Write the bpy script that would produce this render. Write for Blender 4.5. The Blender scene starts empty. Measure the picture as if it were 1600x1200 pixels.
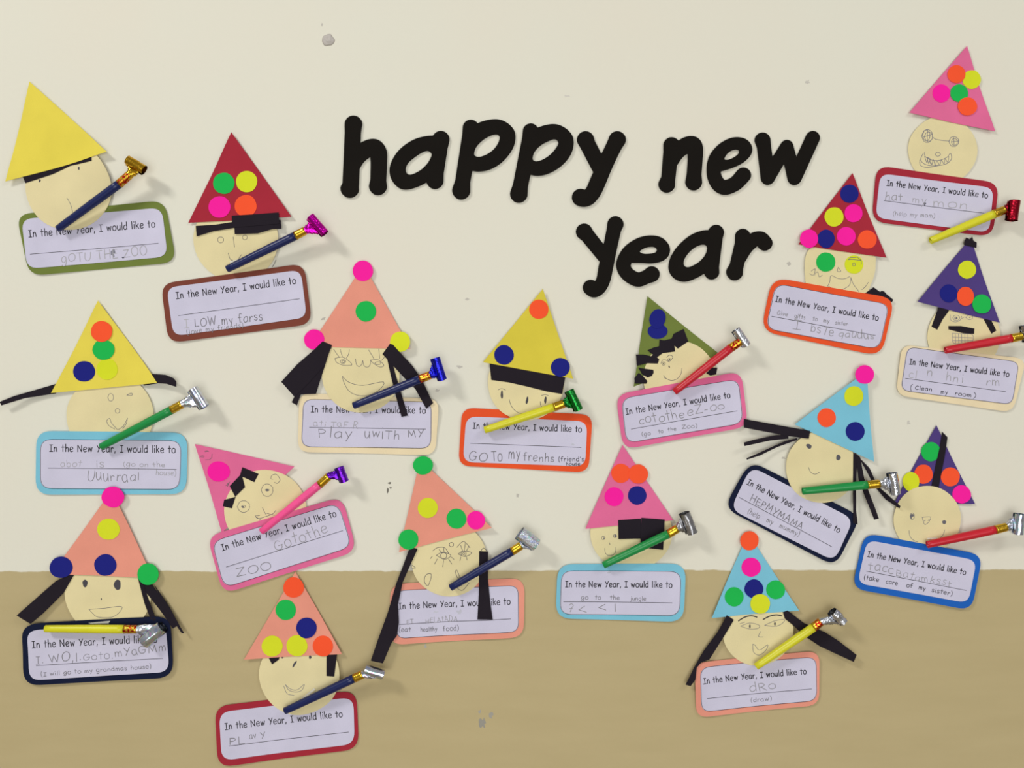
import bpy, math, random
import numpy as np
from mathutils import Vector, noise
from mathutils.geometry import delaunay_2d_cdt

# ------------------------------------------------------------------ scale and camera
U = 0.0008            # one unit of the wall drawing = 0.8 mm
D = 1380.0            # camera distance from the wall, in those units (about 1.1 m)
EYE = 1.25            # height of the middle of the display above the floor, in metres
SC = bpy.context.scene
COL = SC.collection

cam_d = bpy.data.cameras.new('camera')
cam = bpy.data.objects.new('camera', cam_d)
COL.objects.link(cam)
cam.location = (0, -D * U, EYE)
cam.rotation_euler = (math.pi / 2, 0, 0)
cam_d.sensor_width = 36
cam_d.lens = 36 * D / 1600
cam_d.clip_start = 0.01
SC.camera = cam

SC.view_settings.view_transform = 'Standard'
SC.view_settings.look = 'None'
SC.view_settings.gamma = 1
SC.view_settings.exposure = -0.11
SC.view_settings.use_curve_mapping = False

world = bpy.data.worlds.new('world')
SC.world = world
world.use_nodes = True
wb = world.node_tree.nodes['Background']
wb.inputs[0].default_value = (1.0, 0.98, 0.95, 1)
wb.inputs[1].default_value = 0.30


def lamp(name, loc, target, sx, sy, power, color):
    d = bpy.data.lights.new(name, 'AREA')
    d.shape = 'RECTANGLE'
    d.size, d.size_y = sx, sy
    d.energy = power
    d.color = color
    o = bpy.data.objects.new(name, d)
    COL.objects.link(o)
    o.location = loc
    o.rotation_euler = (Vector(target) - Vector(loc)).to_track_quat('-Z', 'Y').to_euler()
    return o


lamp('ceiling_light', (-2.1, -2.1, 3.3), (-0.1, 0, EYE - 0.2), 0.7, 0.45, 50, (1.0, 0.985, 0.95))
lamp('ceiling_light', (1.9, -1.9, 3.0), (0.1, 0, EYE - 0.2), 0.9, 0.5, 16, (1.0, 0.98, 0.94))
lamp('front_fill', (0.15, -3.0, 0.75), (-0.1, 0, EYE - 0.3), 2.2, 1.6, 47, (0.97, 0.985, 1.0))  # added unseen fill from the camera side, evens out brightness down the wall


# ------------------------------------------------------------------ coordinates
def wpt(px, py, z=3.0):
    """photo measurement -> drawing units on the wall for something standing z off it"""
    k = (D - z) / D
    return ((px - 800) * k, (600 - py) * k)


def W(x, y, z):
    """drawing units -> metres"""
    return (x * U, -z * U, EYE + y * U)


# ------------------------------------------------------------------ materials
def lin(c):
    r = []
    for v in c:
        v /= 255.0
        r.append(v / 12.92 if v <= 0.04045 else ((v + 0.055) / 1.055) ** 2.4)
    return tuple(min(v, 0.95) for v in r) + (1,)


MATS = {}


def base_mat(name):
    m = bpy.data.materials.new(name)
    m.use_nodes = True
    return m, m.node_tree, m.node_tree.nodes['Principled BSDF']


def paper(name, rgb, rough=0.9, var=0.07, spec=0.06, fibre=2200):
    if name in MATS:
        return MATS[name]
    m, nt, b = base_mat(name)
    c = lin(rgb)
    tc = nt.nodes.new('ShaderNodeTexCoord')
    n = nt.nodes.new('ShaderNodeTexNoise')
    n.inputs['Scale'].default_value = fibre
    n.inputs['Detail'].default_value = 3
    n2 = nt.nodes.new('ShaderNodeTexNoise')
    n2.inputs['Scale'].default_value = 22
    mx = nt.nodes.new('ShaderNodeMath'); mx.operation = 'ADD'
    nt.links.new(tc.outputs['Object'], n.inputs['Vector'])
    nt.links.new(tc.outputs['Object'], n2.inputs['Vector'])
    nt.links.new(n.outputs['Fac'], mx.inputs[0]); nt.links.new(n2.outputs['Fac'], mx.inputs[1])
    r = nt.nodes.new('ShaderNodeValToRGB')
    r.color_ramp.elements[0].position = 0.35
    r.color_ramp.elements[1].position = 0.65
    h = nt.nodes.new('ShaderNodeMath'); h.operation = 'MULTIPLY'; h.inputs[1].default_value = 0.5
    nt.links.new(mx.outputs[0], h.inputs[0]); nt.links.new(h.outputs[0], r.inputs[0])
    r.color_ramp.elements[0].color = tuple(v * (1 - var) for v in c[:3]) + (1,)
    r.color_ramp.elements[1].color = tuple(min(v * (1 + var), 0.97) for v in c[:3]) + (1,)
    nt.links.new(r.outputs[0], b.inputs['Base Color'])
    bp = nt.nodes.new('ShaderNodeBump')
    bp.inputs['Strength'].default_value = 0.12
    bp.inputs['Distance'].default_value = 0.0004
    nt.links.new(n.outputs['Fac'], bp.inputs['Height'])
    nt.links.new(bp.outputs[0], b.inputs['Normal'])
    b.inputs['Roughness'].default_value = rough
    b.inputs['Specular IOR Level'].default_value = spec
    MATS[name] = m
    return m


def pencil(grey):
    """graphite or ink: flat print on the paper"""
    name = 'graphite_%d' % grey
    if name in MATS:
        return MATS[name]
    m, nt, b = base_mat(name)
    b.inputs['Base Color'].default_value = lin((grey, grey - 2, grey + 4))
    b.inputs['Roughness'].default_value = 0.7
    b.inputs['Specular IOR Level'].default_value = 0.2
    MATS[name] = m
    return m


def foil(name, rgb, rough=0.22, holo=False, red=False, scale=500, bump=0.5):
    if name in MATS:
        return MATS[name]
    m, nt, b = base_mat(name)
    c = lin(rgb)
    b.inputs['Metallic'].default_value = 1.0
    b.inputs['Roughness'].default_value = rough
    b.inputs['Base Color'].default_value = c
    tc = nt.nodes.new('ShaderNodeTexCoord')
    n = nt.nodes.new('ShaderNodeTexVoronoi')
    n.inputs['Scale'].default_value = scale
    nt.links.new(tc.outputs['Object'], n.inputs['Vector'])
    bp = nt.nodes.new('ShaderNodeBump')
    bp.inputs['Strength'].default_value = bump * .5
    bp.inputs['Distance'].default_value = 0.001
    nt.links.new(n.outputs['Distance'], bp.inputs['Height'])
    nt.links.new(bp.outputs[0], b.inputs['Normal'])
    if holo or red:
        n2 = nt.nodes.new('ShaderNodeTexNoise')
        n2.inputs['Scale'].default_value = 160 if holo else 420
        nt.links.new(tc.outputs['Object'], n2.inputs['Vector'])
        r = nt.nodes.new('ShaderNodeValToRGB')
        nt.links.new(n2.outputs['Fac'], r.inputs[0])
        e = r.color_ramp.elements
        if holo:
            e[0].position = 0.35; e[0].color = lin((190, 200, 235))
            e[1].position = 0.66; e[1].color = lin((225, 190, 230))
            x = e.new(0.45); x.color = c
            x = e.new(0.55); x.color = c
            x = e.new(0.60); x.color = lin((165, 225, 215))
        else:
            e[0].position = 0.50; e[0].color = c
            e[1].position = 0.54; e[1].color = lin((190, 30, 30))
        nt.links.new(r.outputs[0], b.inputs['Base Color'])
    MATS[name] = m
    return m


def tube_mat(name, rgb):
    if name in MATS:
        return MATS[name]
    m = paper(name, rgb, rough=0.32, var=0.06, spec=0.4, fibre=900)
    return m


PAPER = dict(
    yellow=(227, 210, 84), yellow_dimmed=(214, 198, 70), maroon=(164, 46, 60), peach=(228, 150, 130), pink=(222, 108, 152),  # second yellow: same paper, weaker light on that hat put into its colour
    olive=(112, 126, 62), brown=(124, 68, 56), sky=(124, 192, 214), orange=(230, 86, 46),
    cream=(232, 215, 178), navy=(26, 32, 56), blue=(36, 98, 186), purple=(80, 64, 126),
    face=(225, 212, 165), black=(38, 33, 40), panel=(203, 200, 220))
DOT = dict(p=(250, 34, 160), g=(34, 182, 80), n=(32, 36, 124), y=(212, 220, 44), o=(248, 88, 50))
DOTNAME = dict(p='pink', g='green', n='navy', y='yellow', o='orange')
TUBE = dict(navy=(16, 30, 84), green=(20, 140, 66), yellow=(214, 210, 40), red=(196, 26, 44), pink=(246, 84, 150))


def pm(k):
    return paper('paper_' + k, PAPER[k])


def dm(k):
    return paper('sticker_' + DOTNAME[k], DOT[k], rough=0.7, var=0.05)


# ------------------------------------------------------------------ object helpers
def finish(name, verts, faces, mat, parent, smooth=False, origin=None):
    me = bpy.data.meshes.new(name)
    if origin is not None:
        ox, oy, oz = origin
        verts = [(v[0] - ox, v[1] - oy, v[2] - oz) for v in verts]
    me.from_pydata(verts, [], faces)
    me.update()
    if smooth:
        me.polygons.foreach_set('use_smooth', [True] * len(me.polygons))
    if mat:
        me.materials.append(mat)
    o = bpy.data.objects.new(name, me)
    COL.objects.link(o)
    if parent is not None:
        o.parent = parent
    elif origin is not None:
        o.location = origin
    return o


def inside(p, poly):
    x, y = p
    c = False
    n = len(poly)
    j = n - 1
    for i in range(n):
        xi, yi = poly[i]; xj, yj = poly[j]
        if (yi > y) != (yj > y) and x < (xj - xi) * (y - yi) / (yj - yi) + xi:
            c = not c
        j = i
    return c


def dense(poly, step):
    out = []
    n = len(poly)
    for i in range(n):
        a = poly[i]; b = poly[(i + 1) % n]
        L = math.hypot(b[0] - a[0], b[1] - a[1])
        k = max(1, int(L / step))
        for q in range(k):
            t = q / k
            out.append((a[0] + (b[0] - a[0]) * t, a[1] + (b[1] - a[1]) * t))
    return out


def sheet(name, poly, z0, thick, mat, parent, disp=None, origin=(0, 0, 0), holes=(), step=10, smooth=True):
    """a cut piece of paper: outline in drawing units, own thickness, following disp(x, y)"""
    loops = [dense(poly, step)] + [dense(h, step) for h in holes]
    pts = []
    edges = []
    for lp in loops:
        s = len(pts)
        pts += lp
        edges += [(s + i, s + (i + 1) % len(lp)) for i in range(len(lp))]
    xs = [p[0] for p in loops[0]]; ys = [p[1] for p in loops[0]]
    gx = min(xs) + step * 0.5
    while gx < max(xs):
        gy = min(ys) + step * 0.5
        while gy < max(ys):
            q = (gx + random.uniform(-1, 1) * step * 0.1, gy + random.uniform(-1, 1) * step * 0.1)
            if inside(q, loops[0]) and min((q[0] - p[0]) ** 2 + (q[1] - p[1]) ** 2 for p in pts[:len(pts)]) > (step * 0.35) ** 2:
                pts.append(q)
            gy += step
        gx += step
    vo, eo, fo, _, _, _ = delaunay_2d_cdt([Vector(p) for p in pts], edges, [], 0, 1e-5)
    tris = []
    for f in fo:
        c = sum((vo[i] for i in f), Vector((0, 0))) / len(f)
        if inside(c, loops[0]) and not any(inside(c, h) for h in loops[1:]):
            a = vo[f[0]]; b_ = vo[f[1]]; c_ = vo[f[2]]
            cr = (b_ - a).cross(c_ - a)
            if abs(cr) > 0.06:            # leave out the slivers along straight cuts
                tris.append(tuple(f) if cr > 0 else tuple(reversed(f)))
    n = len(vo)
    V = []
    for zz in (z0 + thick, z0):
        for v in vo:
            d = disp(v.x, v.y) if disp else 0
            V.append(W(v.x, v.y, zz + d))
    F = list(tris) + [tuple(n + i for i in reversed(t)) for t in tris]
    cnt = {}
    for t in tris:
        for i in range(3):
            e = (t[i], t[(i + 1) % 3])
            cnt[e] = 1
    for (a, b_) in list(cnt):
        if (b_, a) not in cnt:
            F.append((a, n + a, n + b_, b_))
    o = finish(name, V, F, mat, parent, False, origin)
    if smooth:
        nt_ = len(tris)
        fl = [i < 2 * nt_ for i in range(len(F))]
        o.data.polygons.foreach_set('use_smooth', fl)
        # keep the rim crisp
        sharp = [False] * len(o.data.edges)
        rim = set()
        for (a, b_) in cnt:
            if (b_, a) not in cnt:
                rim.add((min(a, b_), max(a, b_))); rim.add((min(n + a, n + b_), max(n + a, n + b_)))
        for e in o.data.edges:
            k = tuple(sorted(e.vertices))
            if k in rim:
                sharp[e.index] = True
        at = o.data.attributes.new('sharp_edge', 'BOOLEAN', 'EDGE')
        at.data.foreach_set('value', sharp)
    return o


def catmull(pts, k=5, closed=False):
    n = len(pts)
    if n < 3:
        return list(pts)
    out = []
    rng = range(n) if closed else range(n - 1)
    for i in rng:
        if closed:
            p0, p1, p2, p3 = pts[(i - 1) % n], pts[i], pts[(i + 1) % n], pts[(i + 2) % n]
        else:
            p0, p1, p2, p3 = pts[max(i - 1, 0)], pts[i], pts[i + 1], pts[min(i + 2, n - 1)]
        for q in range(k):
            t = q / k
            out.append(tuple(0.5 * ((2 * p1[j]) + (-p0[j] + p2[j]) * t + (2 * p0[j] - 5 * p1[j] + 4 * p2[j] - p3[j]) * t * t
                                    + (-p0[j] + 3 * p1[j] - 3 * p2[j] + p3[j]) * t ** 3) for j in range(len(p1))))
    if not closed:
        out.append(tuple(pts[-1]))
    return out


def ink(name, strokes, width, z, mat, parent, disp, origin):
    """pencil or printed strokes as a very thin layer lying on the paper"""
    V = []; F = []
    parts_ = []
    for s in strokes:                      # a fresh ribbon after every sharp turn
        cur = [s[0]]
        for i in range(1, len(s)):
            cur.append(s[i])
            if i < len(s) - 1:
                ax_, ay_ = s[i][0] - s[i - 1][0], s[i][1] - s[i - 1][1]
                bx_, by_ = s[i + 1][0] - s[i][0], s[i + 1][1] - s[i][1]
                la, lb = math.hypot(ax_, ay_), math.hypot(bx_, by_)
                if la * lb > 0 and (ax_ * bx_ + ay_ * by_) / (la * lb) < 0.45:
                    parts_.append(cur); cur = [s[i]]
        parts_.append(cur)
    for k, s in enumerate(parts_):
        p = [s[0]]
        for a in s[1:]:
            L = math.hypot(a[0] - p[-1][0], a[1] - p[-1][1])
            if L < 0.15:
                continue
            m = max(1, int(L / 8))
            b0 = p[-1]
            for q in range(1, m + 1):
                p.append((b0[0] + (a[0] - b0[0]) * q / m, b0[1] + (a[1] - b0[1]) * q / m))
        if len(p) < 2:
            p = [(s[0][0] - width * .5, s[0][1]), (s[0][0] + width * .5, s[0][1])]
        n = len(p)
        base = len(V)
        for i in range(n):
            a = p[max(i - 1, 0)]; b = p[min(i + 1, n - 1)]
            dx, dy = b[0] - a[0], b[1] - a[1]
            L = math.hypot(dx, dy) or 1
            ex = 0
            w = width * 0.5
            nx, ny = -dy / L * w, dx / L * w
            ox = oy = 0
            if i == 0:
                ox, oy = -dx / L * w * .6, -dy / L * w * .6
            elif i == n - 1:
                ox, oy = dx / L * w * .6, dy / L * w * .6
            x, y = p[i][0] + ox, p[i][1] + oy
            zz = z + (k % 5) * 0.012 + disp(x, y)
            V.append(W(x + nx, y + ny, zz)); V.append(W(x - nx, y - ny, zz))
        for i in range(n - 1):
            a = base + 2 * i
            F.append((a, a + 1, a + 3, a + 2))
    if not V:
        return None
    return finish(name, V, F, mat, parent, False, origin)


# ------------------------------------------------------------------ a hand-drawn stroke alphabet (x-height 1)
def _c(*p): return ('c', p)
def _l(*p): return ('l', p)


O_ = _c((.45, 1), (.12, .8), (.02, .45), (.15, .08), (.48, -.02), (.82, .12), (.92, .5), (.8, .88), (.45, 1))
GL = {
 'a': (1.0, [_c((.8, .88), (.5, 1), (.15, .8), (.03, .4), (.2, .04), (.5, .02), (.78, .3)), _l((.8, .95), (.8, .5), (.86, .0))]),
 'b': (1.0, [_l((.1, 1.6), (.1, 0)), _c((.1, .5), (.3, .9), (.6, .95), (.85, .6), (.75, .15), (.4, -.02), (.1, .2))]),
 'c': (.85, [_c((.75, .85), (.45, 1), (.12, .8), (.02, .4), (.2, .05), (.5, 0), (.78, .15))]),
 'd': (1.0, [_c((.8, .8), (.5, .98), (.15, .8), (.03, .4), (.2, .04), (.5, .02), (.8, .3)), _l((.82, 1.6), (.84, 0))]),
 'e': (.95, [_c((.05, .5), (.4, .5), (.8, .6), (.72, .9), (.42, 1), (.12, .8), (.02, .4), (.2, .05), (.5, 0), (.82, .15))]),
 'f': (.8, [_c((.75, 1.5), (.5, 1.6), (.32, 1.35), (.3, .8), (.3, 0)), _l((.02, .9), (.65, .95))]),
 'g': (1.0, [_c((.8, .85), (.5, 1), (.15, .8), (.03, .4), (.2, .06), (.5, .04), (.78, .35)), _c((.8, .95), (.82, .2), (.7, -.45), (.35, -.6), (.05, -.42))]),
 'h': (.95, [_l((.1, 1.6), (.1, 0)), _c((.1, .5), (.3, .85), (.55, .95), (.72, .7), (.76, .3), (.78, 0))]),
 'i': (.35, [_l((.15, .95), (.15, 0)), _l((.15, 1.38), (.15, 1.5))]),
 'j': (.5, [_c((.35, .95), (.35, .1), (.3, -.4), (-.05, -.5)), _l((.35, 1.38), (.35, 1.5))]),
 'k': (.95, [_l((.1, 1.6), (.1, 0)), _l((.75, 1), (.12, .45)), _l((.3, .6), (.8, 0))]),
 'l': (.35, [_l((.15, 1.6), (.15, 0))]),
 'm': (1.35, [_l((.1, .95), (.1, 0)), _c((.1, .5), (.28, .88), (.48, .92), (.58, .6), (.6, 0)), _c((.6, .5), (.78, .88), (.98, .92), (1.1, .6), (1.14, 0))]),
 'n': (.95, [_l((.1, .95), (.1, 0)), _c((.1, .5), (.3, .85), (.55, .95), (.72, .7), (.78, 0))]),
 'o': (1.0, [O_]),
 'p': (1.0, [_l((.1, .95), (.1, -.6)), _c((.1, .6), (.35, .95), (.65, .95), (.88, .6), (.75, .15), (.4, 0), (.12, .2))]),
 'q': (1.0, [_c((.8, .85), (.5, 1), (.15, .8), (.03, .4), (.2, .06), (.5, .04), (.78, .35)), _l((.82, .95), (.82, -.6))]),
 'r': (.75, [_l((.1, .95), (.1, 0)), _c((.1, .45), (.25, .8), (.5, .95), (.68, .8))]),
 's': (.8, [_c((.7, .85), (.4, 1), (.12, .8), (.25, .55), (.6, .4), (.66, .12), (.35, -.02), (.05, .12))]),
 't': (.8, [_l((.38, 1.45), (.38, 0)), _l((.02, .95), (.75, .97))]),
 'u': (.95, [_c((.08, .95), (.06, .4), (.25, .02), (.55, .08), (.76, .5)), _l((.78, .95), (.82, 0))]),
 'v': (.9, [_l((.05, .95), (.4, 0), (.8, .95))]),
 'w': (1.3, [_l((.05, .95), (.3, .02), (.58, .85), (.88, .02), (1.15, .95))]),
 'x': (.9, [_l((.05, .95), (.8, 0)), _l((.8, .95), (.05, 0))]),
 'y': (.9, [_l((.05, .95), (.42, .1)), _l((.8, .95), (.2, -.6))]),
 'z': (.9, [_l((.05, .92), (.8, .95), (.05, .02), (.85, .02))]),
 'A': (1.25, [_l((.02, 0), (.55, 1.45), (1.1, 0)), _l((.25, .5), (.9, .5))]),
 'B': (1.1, [_l((.1, 1.45), (.1, 0)), _c((.1, 1.42), (.75, 1.3), (.7, .85), (.15, .75)), _c((.15, .75), (.9, .6), (.85, .1), (.1, 0))]),
 'C': (1.1, [_c((.95, 1.3), (.6, 1.48), (.15, 1.1), (.05, .5), (.3, .05), (.65, 0), (1, .2))]),
 'D': (1.2, [_l((.1, 1.45), (.1, 0)), _c((.1, 1.45), (.7, 1.3), (1, .75), (.7, .15), (.1, 0))]),
 'E': (1.05, [_l((.9, 1.42), (.1, 1.45), (.1, 0), (.92, 0)), _l((.1, .75), (.8, .78))]),
 'F': (1.0, [_l((.85, 1.42), (.1, 1.45), (.1, 0)), _l((.1, .75), (.7, .76))]),
 'G': (1.3, [_c((1.0, 1.25), (.6, 1.46), (.15, 1.1), (.04, .55), (.25, .05), (.7, 0), (1.05, .3), (1.05, .65)), _l((.6, .65), (1.2, .65))]),
 'H': (1.25, [_l((.1, 1.45), (.1, 0)), _l((1.05, 1.45), (1.05, 0)), _l((.1, .72), (1.05, .75))]),
 'I': (.95, [_l((.08, 1.42), (.85, 1.42)), _l((.46, 1.42), (.46, 0)), _l((.05, 0), (.88, 0))]),
 'L': (.95, [_l((.1, 1.45), (.1, 0), (.85, .02))]),
 'M': (1.5, [_l((.08, 0), (.22, 1.42), (.7, .3), (1.15, 1.42), (1.35, 0))]),
 'N': (1.35, [_l((.1, 0), (.1, 1.42), (1.1, 0), (1.1, 1.45))]),
 'O': (1.35, [_c((.65, 1.45), (.2, 1.2), (.04, .7), (.25, .12), (.65, 0), (1.1, .25), (1.24, .8), (1.05, 1.28), (.65, 1.45))]),
 'P': (1.0, [_l((.1, 1.45), (.1, 0)), _c((.1, 1.42), (.6, 1.4), (.85, 1.1), (.6, .75), (.12, .68))]),
 'R': (1.15, [_l((.1, 1.45), (.1, 0)), _c((.1, 1.42), (.6, 1.4), (.85, 1.1), (.6, .78), (.12, .68)), _l((.35, .7), (1.0, 0))]),
 'S': (1.05, [_c((.9, 1.25), (.5, 1.46), (.15, 1.15), (.4, .8), (.8, .55), (.8, .15), (.4, 0), (.05, .2))]),
 'T': (1.15, [_l((.02, 1.42), (1.08, 1.42)), _l((.55, 1.42), (.55, 0))]),
 'U': (1.2, [_c((.08, 1.45), (.06, .5), (.35, 0), (.8, .05), (1.05, .55), (1.08, 1.45))]),
 'V': (1.1, [_l((.05, 1.45), (.5, 0), (1.0, 1.45))]),
 'W': (1.7, [_l((.05, 1.45), (.4, 0), (.8, 1.2), (1.2, 0), (1.6, 1.45))]),
 'Y': (1.1, [_l((.05, 1.42), (.55, .7)), _l((1.02, 1.45), (.3, 0))]),
 'Z': (1.2, [_l((.05, 1.4), (1.0, 1.42), (.05, .02), (1.1, .02))]),
 ',': (.4, [_l((.2, .15), (.08, -.25))]),
 '.': (.4, [_l((.15, .02), (.2, .12)), _l((.2, .02), (.15, .12))]),
 "'": (.3, [_l((.15, 1.5), (.12, 1.15))]),
 '(': (.5, [_c((.4, 1.7), (.12, 1.1), (.1, .3), (.35, -.35))]),
 ')': (.5, [_c((.1, 1.7), (.4, 1.1), (.4, .3), (.1, -.35))]),
 '<': (1.0, [_l((.8, 1.1), (.1, .55), (.95, .2))]),
 '?': (.9, [_c((.05, 1.2), (.4, 1.45), (.75, 1.15), (.5, .7), (.25, 0)), _l((.1, .6), (.6, .62))]),
 '-': (.6, [_l((.05, .5), (.5, .52))]),
 ' ': (.62, []),
}


def write(text, a, b, xh, jit=0.0, seed=0):
    rnd = random.Random(seed)
    tot = sum(GL[ch][0] + .22 for ch in text)
    L = math.hypot(b[0] - a[0], b[1] - a[1])
    ux, uy = (b[0] - a[0]) / L, (b[1] - a[1]) / L
    vx, vy = -uy, ux
    sx = L / tot
    out = []
    cx = 0
    for ch in text:
        adv, st = GL[ch]
        s = 1 + rnd.uniform(-1, 1) * jit * 1.2
        dy = rnd.uniform(-1, 1) * jit * 1.0
        sh = rnd.uniform(-1, 1) * jit * 0.8
        for kind, p in st:
            q = [(cx * sx + (x + sh * y) * sx, (y * s + dy) * xh) for x, y in p]
            if kind == 'c':
                q = catmull(q, 4)
            out.append([(a[0] + ux * x + vx * y, a[1] + uy * x + vy * y) for x, y in q])
        cx += adv + .22
    return out


# ------------------------------------------------------------------ the setting
def wall_material():
    m, nt, b = base_mat('painted_wall')
    geo = nt.nodes.new('ShaderNodeNewGeometry')
    sep = nt.nodes.new('ShaderNodeSeparateXYZ')
    nt.links.new(geo.outputs['Position'], sep.inputs[0])
    n = nt.nodes.new('ShaderNodeTexNoise'); n.inputs['Scale'].default_value = 45; n.inputs['Detail'].default_value = 4
    nt.links.new(geo.outputs['Position'], n.inputs['Vector'])
    # height of the paint edge = c0 + slope x + small wobble
    zt = EYE + (600 - 891.5) * U
    mul = nt.nodes.new('ShaderNodeMath'); mul.operation = 'MULTIPLY_ADD'
    mul.inputs[1].default_value = -0.0022; mul.inputs[2].default_value = -zt
    nt.links.new(sep.outputs['X'], mul.inputs[0])
    ad = nt.nodes.new('ShaderNodeMath'); ad.operation = 'ADD'
    nt.links.new(sep.outputs['Z'], ad.inputs[0]); nt.links.new(mul.outputs[0], ad.inputs[1])
    wob = nt.nodes.new('ShaderNodeMath'); wob.operation = 'MULTIPLY_ADD'
    wob.inputs[1].default_value = 0.006; wob.inputs[2].default_value = -0.003
    nt.links.new(n.outputs['Fac'], wob.inputs[0])
    ad2 = nt.nodes.new('ShaderNodeMath'); ad2.operation = 'ADD'
    nt.links.new(ad.outputs[0], ad2.inputs[0]); nt.links.new(wob.outputs[0], ad2.inputs[1])
    mr = nt.nodes.new('ShaderNodeMapRange')
    mr.inputs['From Min'].default_value = -0.0008; mr.inputs['From Max'].default_value = 0.0008
    nt.links.new(ad2.outputs[0], mr.inputs[0])
    # soft mottling of both paints
    n2 = nt.nodes.new('ShaderNodeTexNoise'); n2.inputs['Scale'].default_value = 3.0; n2.inputs['Detail'].default_value = 5
    nt.links.new(geo.outputs['Position'], n2.inputs['Vector'])
    cr = nt.nodes.new('ShaderNodeValToRGB')
    cr.color_ramp.elements[0].position = .3; cr.color_ramp.elements[0].color = lin((225, 220, 204))
    cr.color_ramp.elements[1].position = .7; cr.color_ramp.elements[1].color = lin((223, 222, 207))
    nt.links.new(n2.outputs['Fac'], cr.inputs[0])
    mp = nt.nodes.new('ShaderNodeMapping'); mp.inputs['Scale'].default_value = (1, 1, 5)
    nt.links.new(geo.outputs['Position'], mp.inputs[0])
    n3 = nt.nodes.new('ShaderNodeTexNoise'); n3.inputs['Scale'].default_value = 9; n3.inputs['Detail'].default_value = 6
    nt.links.new(mp.outputs[0], n3.inputs['Vector'])
    ct = nt.nodes.new('ShaderNodeValToRGB')
    ct.color_ramp.elements[0].position = .3; ct.color_ramp.elements[0].color = lin((183, 167, 125))
    ct.color_ramp.elements[1].position = .7; ct.color_ramp.elements[1].color = lin((187, 171, 129))
    nt.links.new(n3.outputs['Fac'], ct.inputs[0])
    mx = nt.nodes.new('ShaderNodeMix'); mx.data_type = 'RGBA'
    nt.links.new(mr.outputs[0], mx.inputs[0])
    nt.links.new(ct.outputs[0], mx.inputs[6]); nt.links.new(cr.outputs[0], mx.inputs[7])
    nt.links.new(mx.outputs[2], b.inputs['Base Color'])
    b.inputs['Roughness'].default_value = 0.62
    b.inputs['Specular IOR Level'].default_value = 0.15
    n4 = nt.nodes.new('ShaderNodeTexNoise'); n4.inputs['Scale'].default_value = 140; n4.inputs['Detail'].default_value = 5
    nt.links.new(geo.outputs['Position'], n4.inputs['Vector'])
    bp = nt.nodes.new('ShaderNodeBump'); bp.inputs['Strength'].default_value = 0.10; bp.inputs['Distance'].default_value = 0.002
    nt.links.new(n4.outputs['Fac'], bp.inputs['Height']); nt.links.new(bp.outputs[0], b.inputs['Normal'])
    return m


def box(name, x0, x1, y0, y1, z0, z1, mat, parent=None):
    V = [(x, y, z) for x in (x0, x1) for y in (y0, y1) for z in (z0, z1)]
    F = [(0, 1, 3, 2), (4, 6, 7, 5), (0, 4, 5, 1), (2, 3, 7, 6), (0, 2, 6, 4), (1, 5, 7, 3)]
    return finish(name, V, F, mat, parent)


wall = box('wall_back', -3.5, 3.5, 0.0, 0.12, 0, 3.4, wall_material())
wall['kind'] = 'structure'
floor = box('floor', -3.5, 3.5, -5, 0.0, -0.1, 0, paper('vinyl_floor', (160, 150, 132), rough=.5, fibre=60))
floor['kind'] = 'structure'
skirt = box('baseboard_back', -3.5, 3.5, -0.015, 0.0, 0, 0.10, paper('skirting_paint', (150, 130, 95), rough=.5, fibre=60))
skirt['kind'] = 'structure'


def blob(cx, cy, rx, ry, seed, n=18, rough=.35, rot=0.0):
    out = []
    for i in range(n):
        a = 2 * math.pi * i / n
        k = 1 + rough * noise.noise(Vector((math.cos(a) * 1.3 + seed * 7.1, math.sin(a) * 1.3, seed)))
        x, y = rx * k * math.cos(a), ry * k * math.sin(a)
        out.append((cx + x * math.cos(rot) - y * math.sin(rot), cy + x * math.sin(rot) + y * math.cos(rot)))
    return out


# marks left on the paint
for i, (px, py, rx, ry, g) in enumerate([
        (609, 755, 2.8, 1.3, 120), (606, 766, 1.3, 3.4, 120), (610, 762, 2.2, 1.5, 150), (809, 774, 2.2, 3, 190), (730, 468, 3.5, 2, 195), (718, 573, 4, 2.2, 195),
        (755, 1130, 5, 8, 152), (767, 1118, 3.5, 5, 160), (750, 1112, 2, 3, 165), (1262, 128, 3, 3, 200), (683, 610, 3, 2, 190),
        (505, 498, 3, 3, 185), (1420, 660, 3, 3, 200), (1232, 412, 3, 3, 185), (503, 39, 1.6, 2.8, 195), (1224, 715, 3, 2, 190),
        (665, 1010, 2, 3, 170), (1055, 240, 4, 2, 205), (885, 150, 5, 2, 208)]):
    x, y = wpt(px, py, 0)
    m = paper('stain_%d' % g, (g, g - 4, g - 14), rough=.8)
    sheet('stain', blob(x, y, rx, ry, i, 14, 1.0), 0.0, 0.12, m, wall, None, (0, 0, 0), step=6, smooth=False)

# lump of putty above the lettering
px, py = wpt(512, 62, 2)
lv = []; lf = []
NR, NS = 9, 26
for i in range(NR + 1):
    r = 9.5 * i / NR
    for j in range(NS):
        a = 2 * math.pi * j / NS
        k = 1 + .22 * noise.noise(Vector((math.cos(a) * 1.5, math.sin(a) * 1.5, 4)))
        x, y = px + r * k * math.cos(a), py + r * k * math.sin(a) * 1.05
        z = 3.0 * (1 - (i / NR) ** 4) * (1 + .75 * noise.noise(Vector((x * .33, y * .33, 3))))
        lv.append(W(x, y, max(z, 0.02) if i < NR else 0.0))
for i in range(NR):
    for j in range(NS):
        lf.append((i * NS + j, (i + 1) * NS + j, (i + 1) * NS + (j + 1) % NS, i * NS + (j + 1) % NS))
lf.append(tuple(NR * NS + j for j in reversed(range(NS))))
put = finish('putty_lump', lv, lf, paper('putty', (190, 184, 178), rough=.5, fibre=500), None, True, W(px, py, 0))
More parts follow.
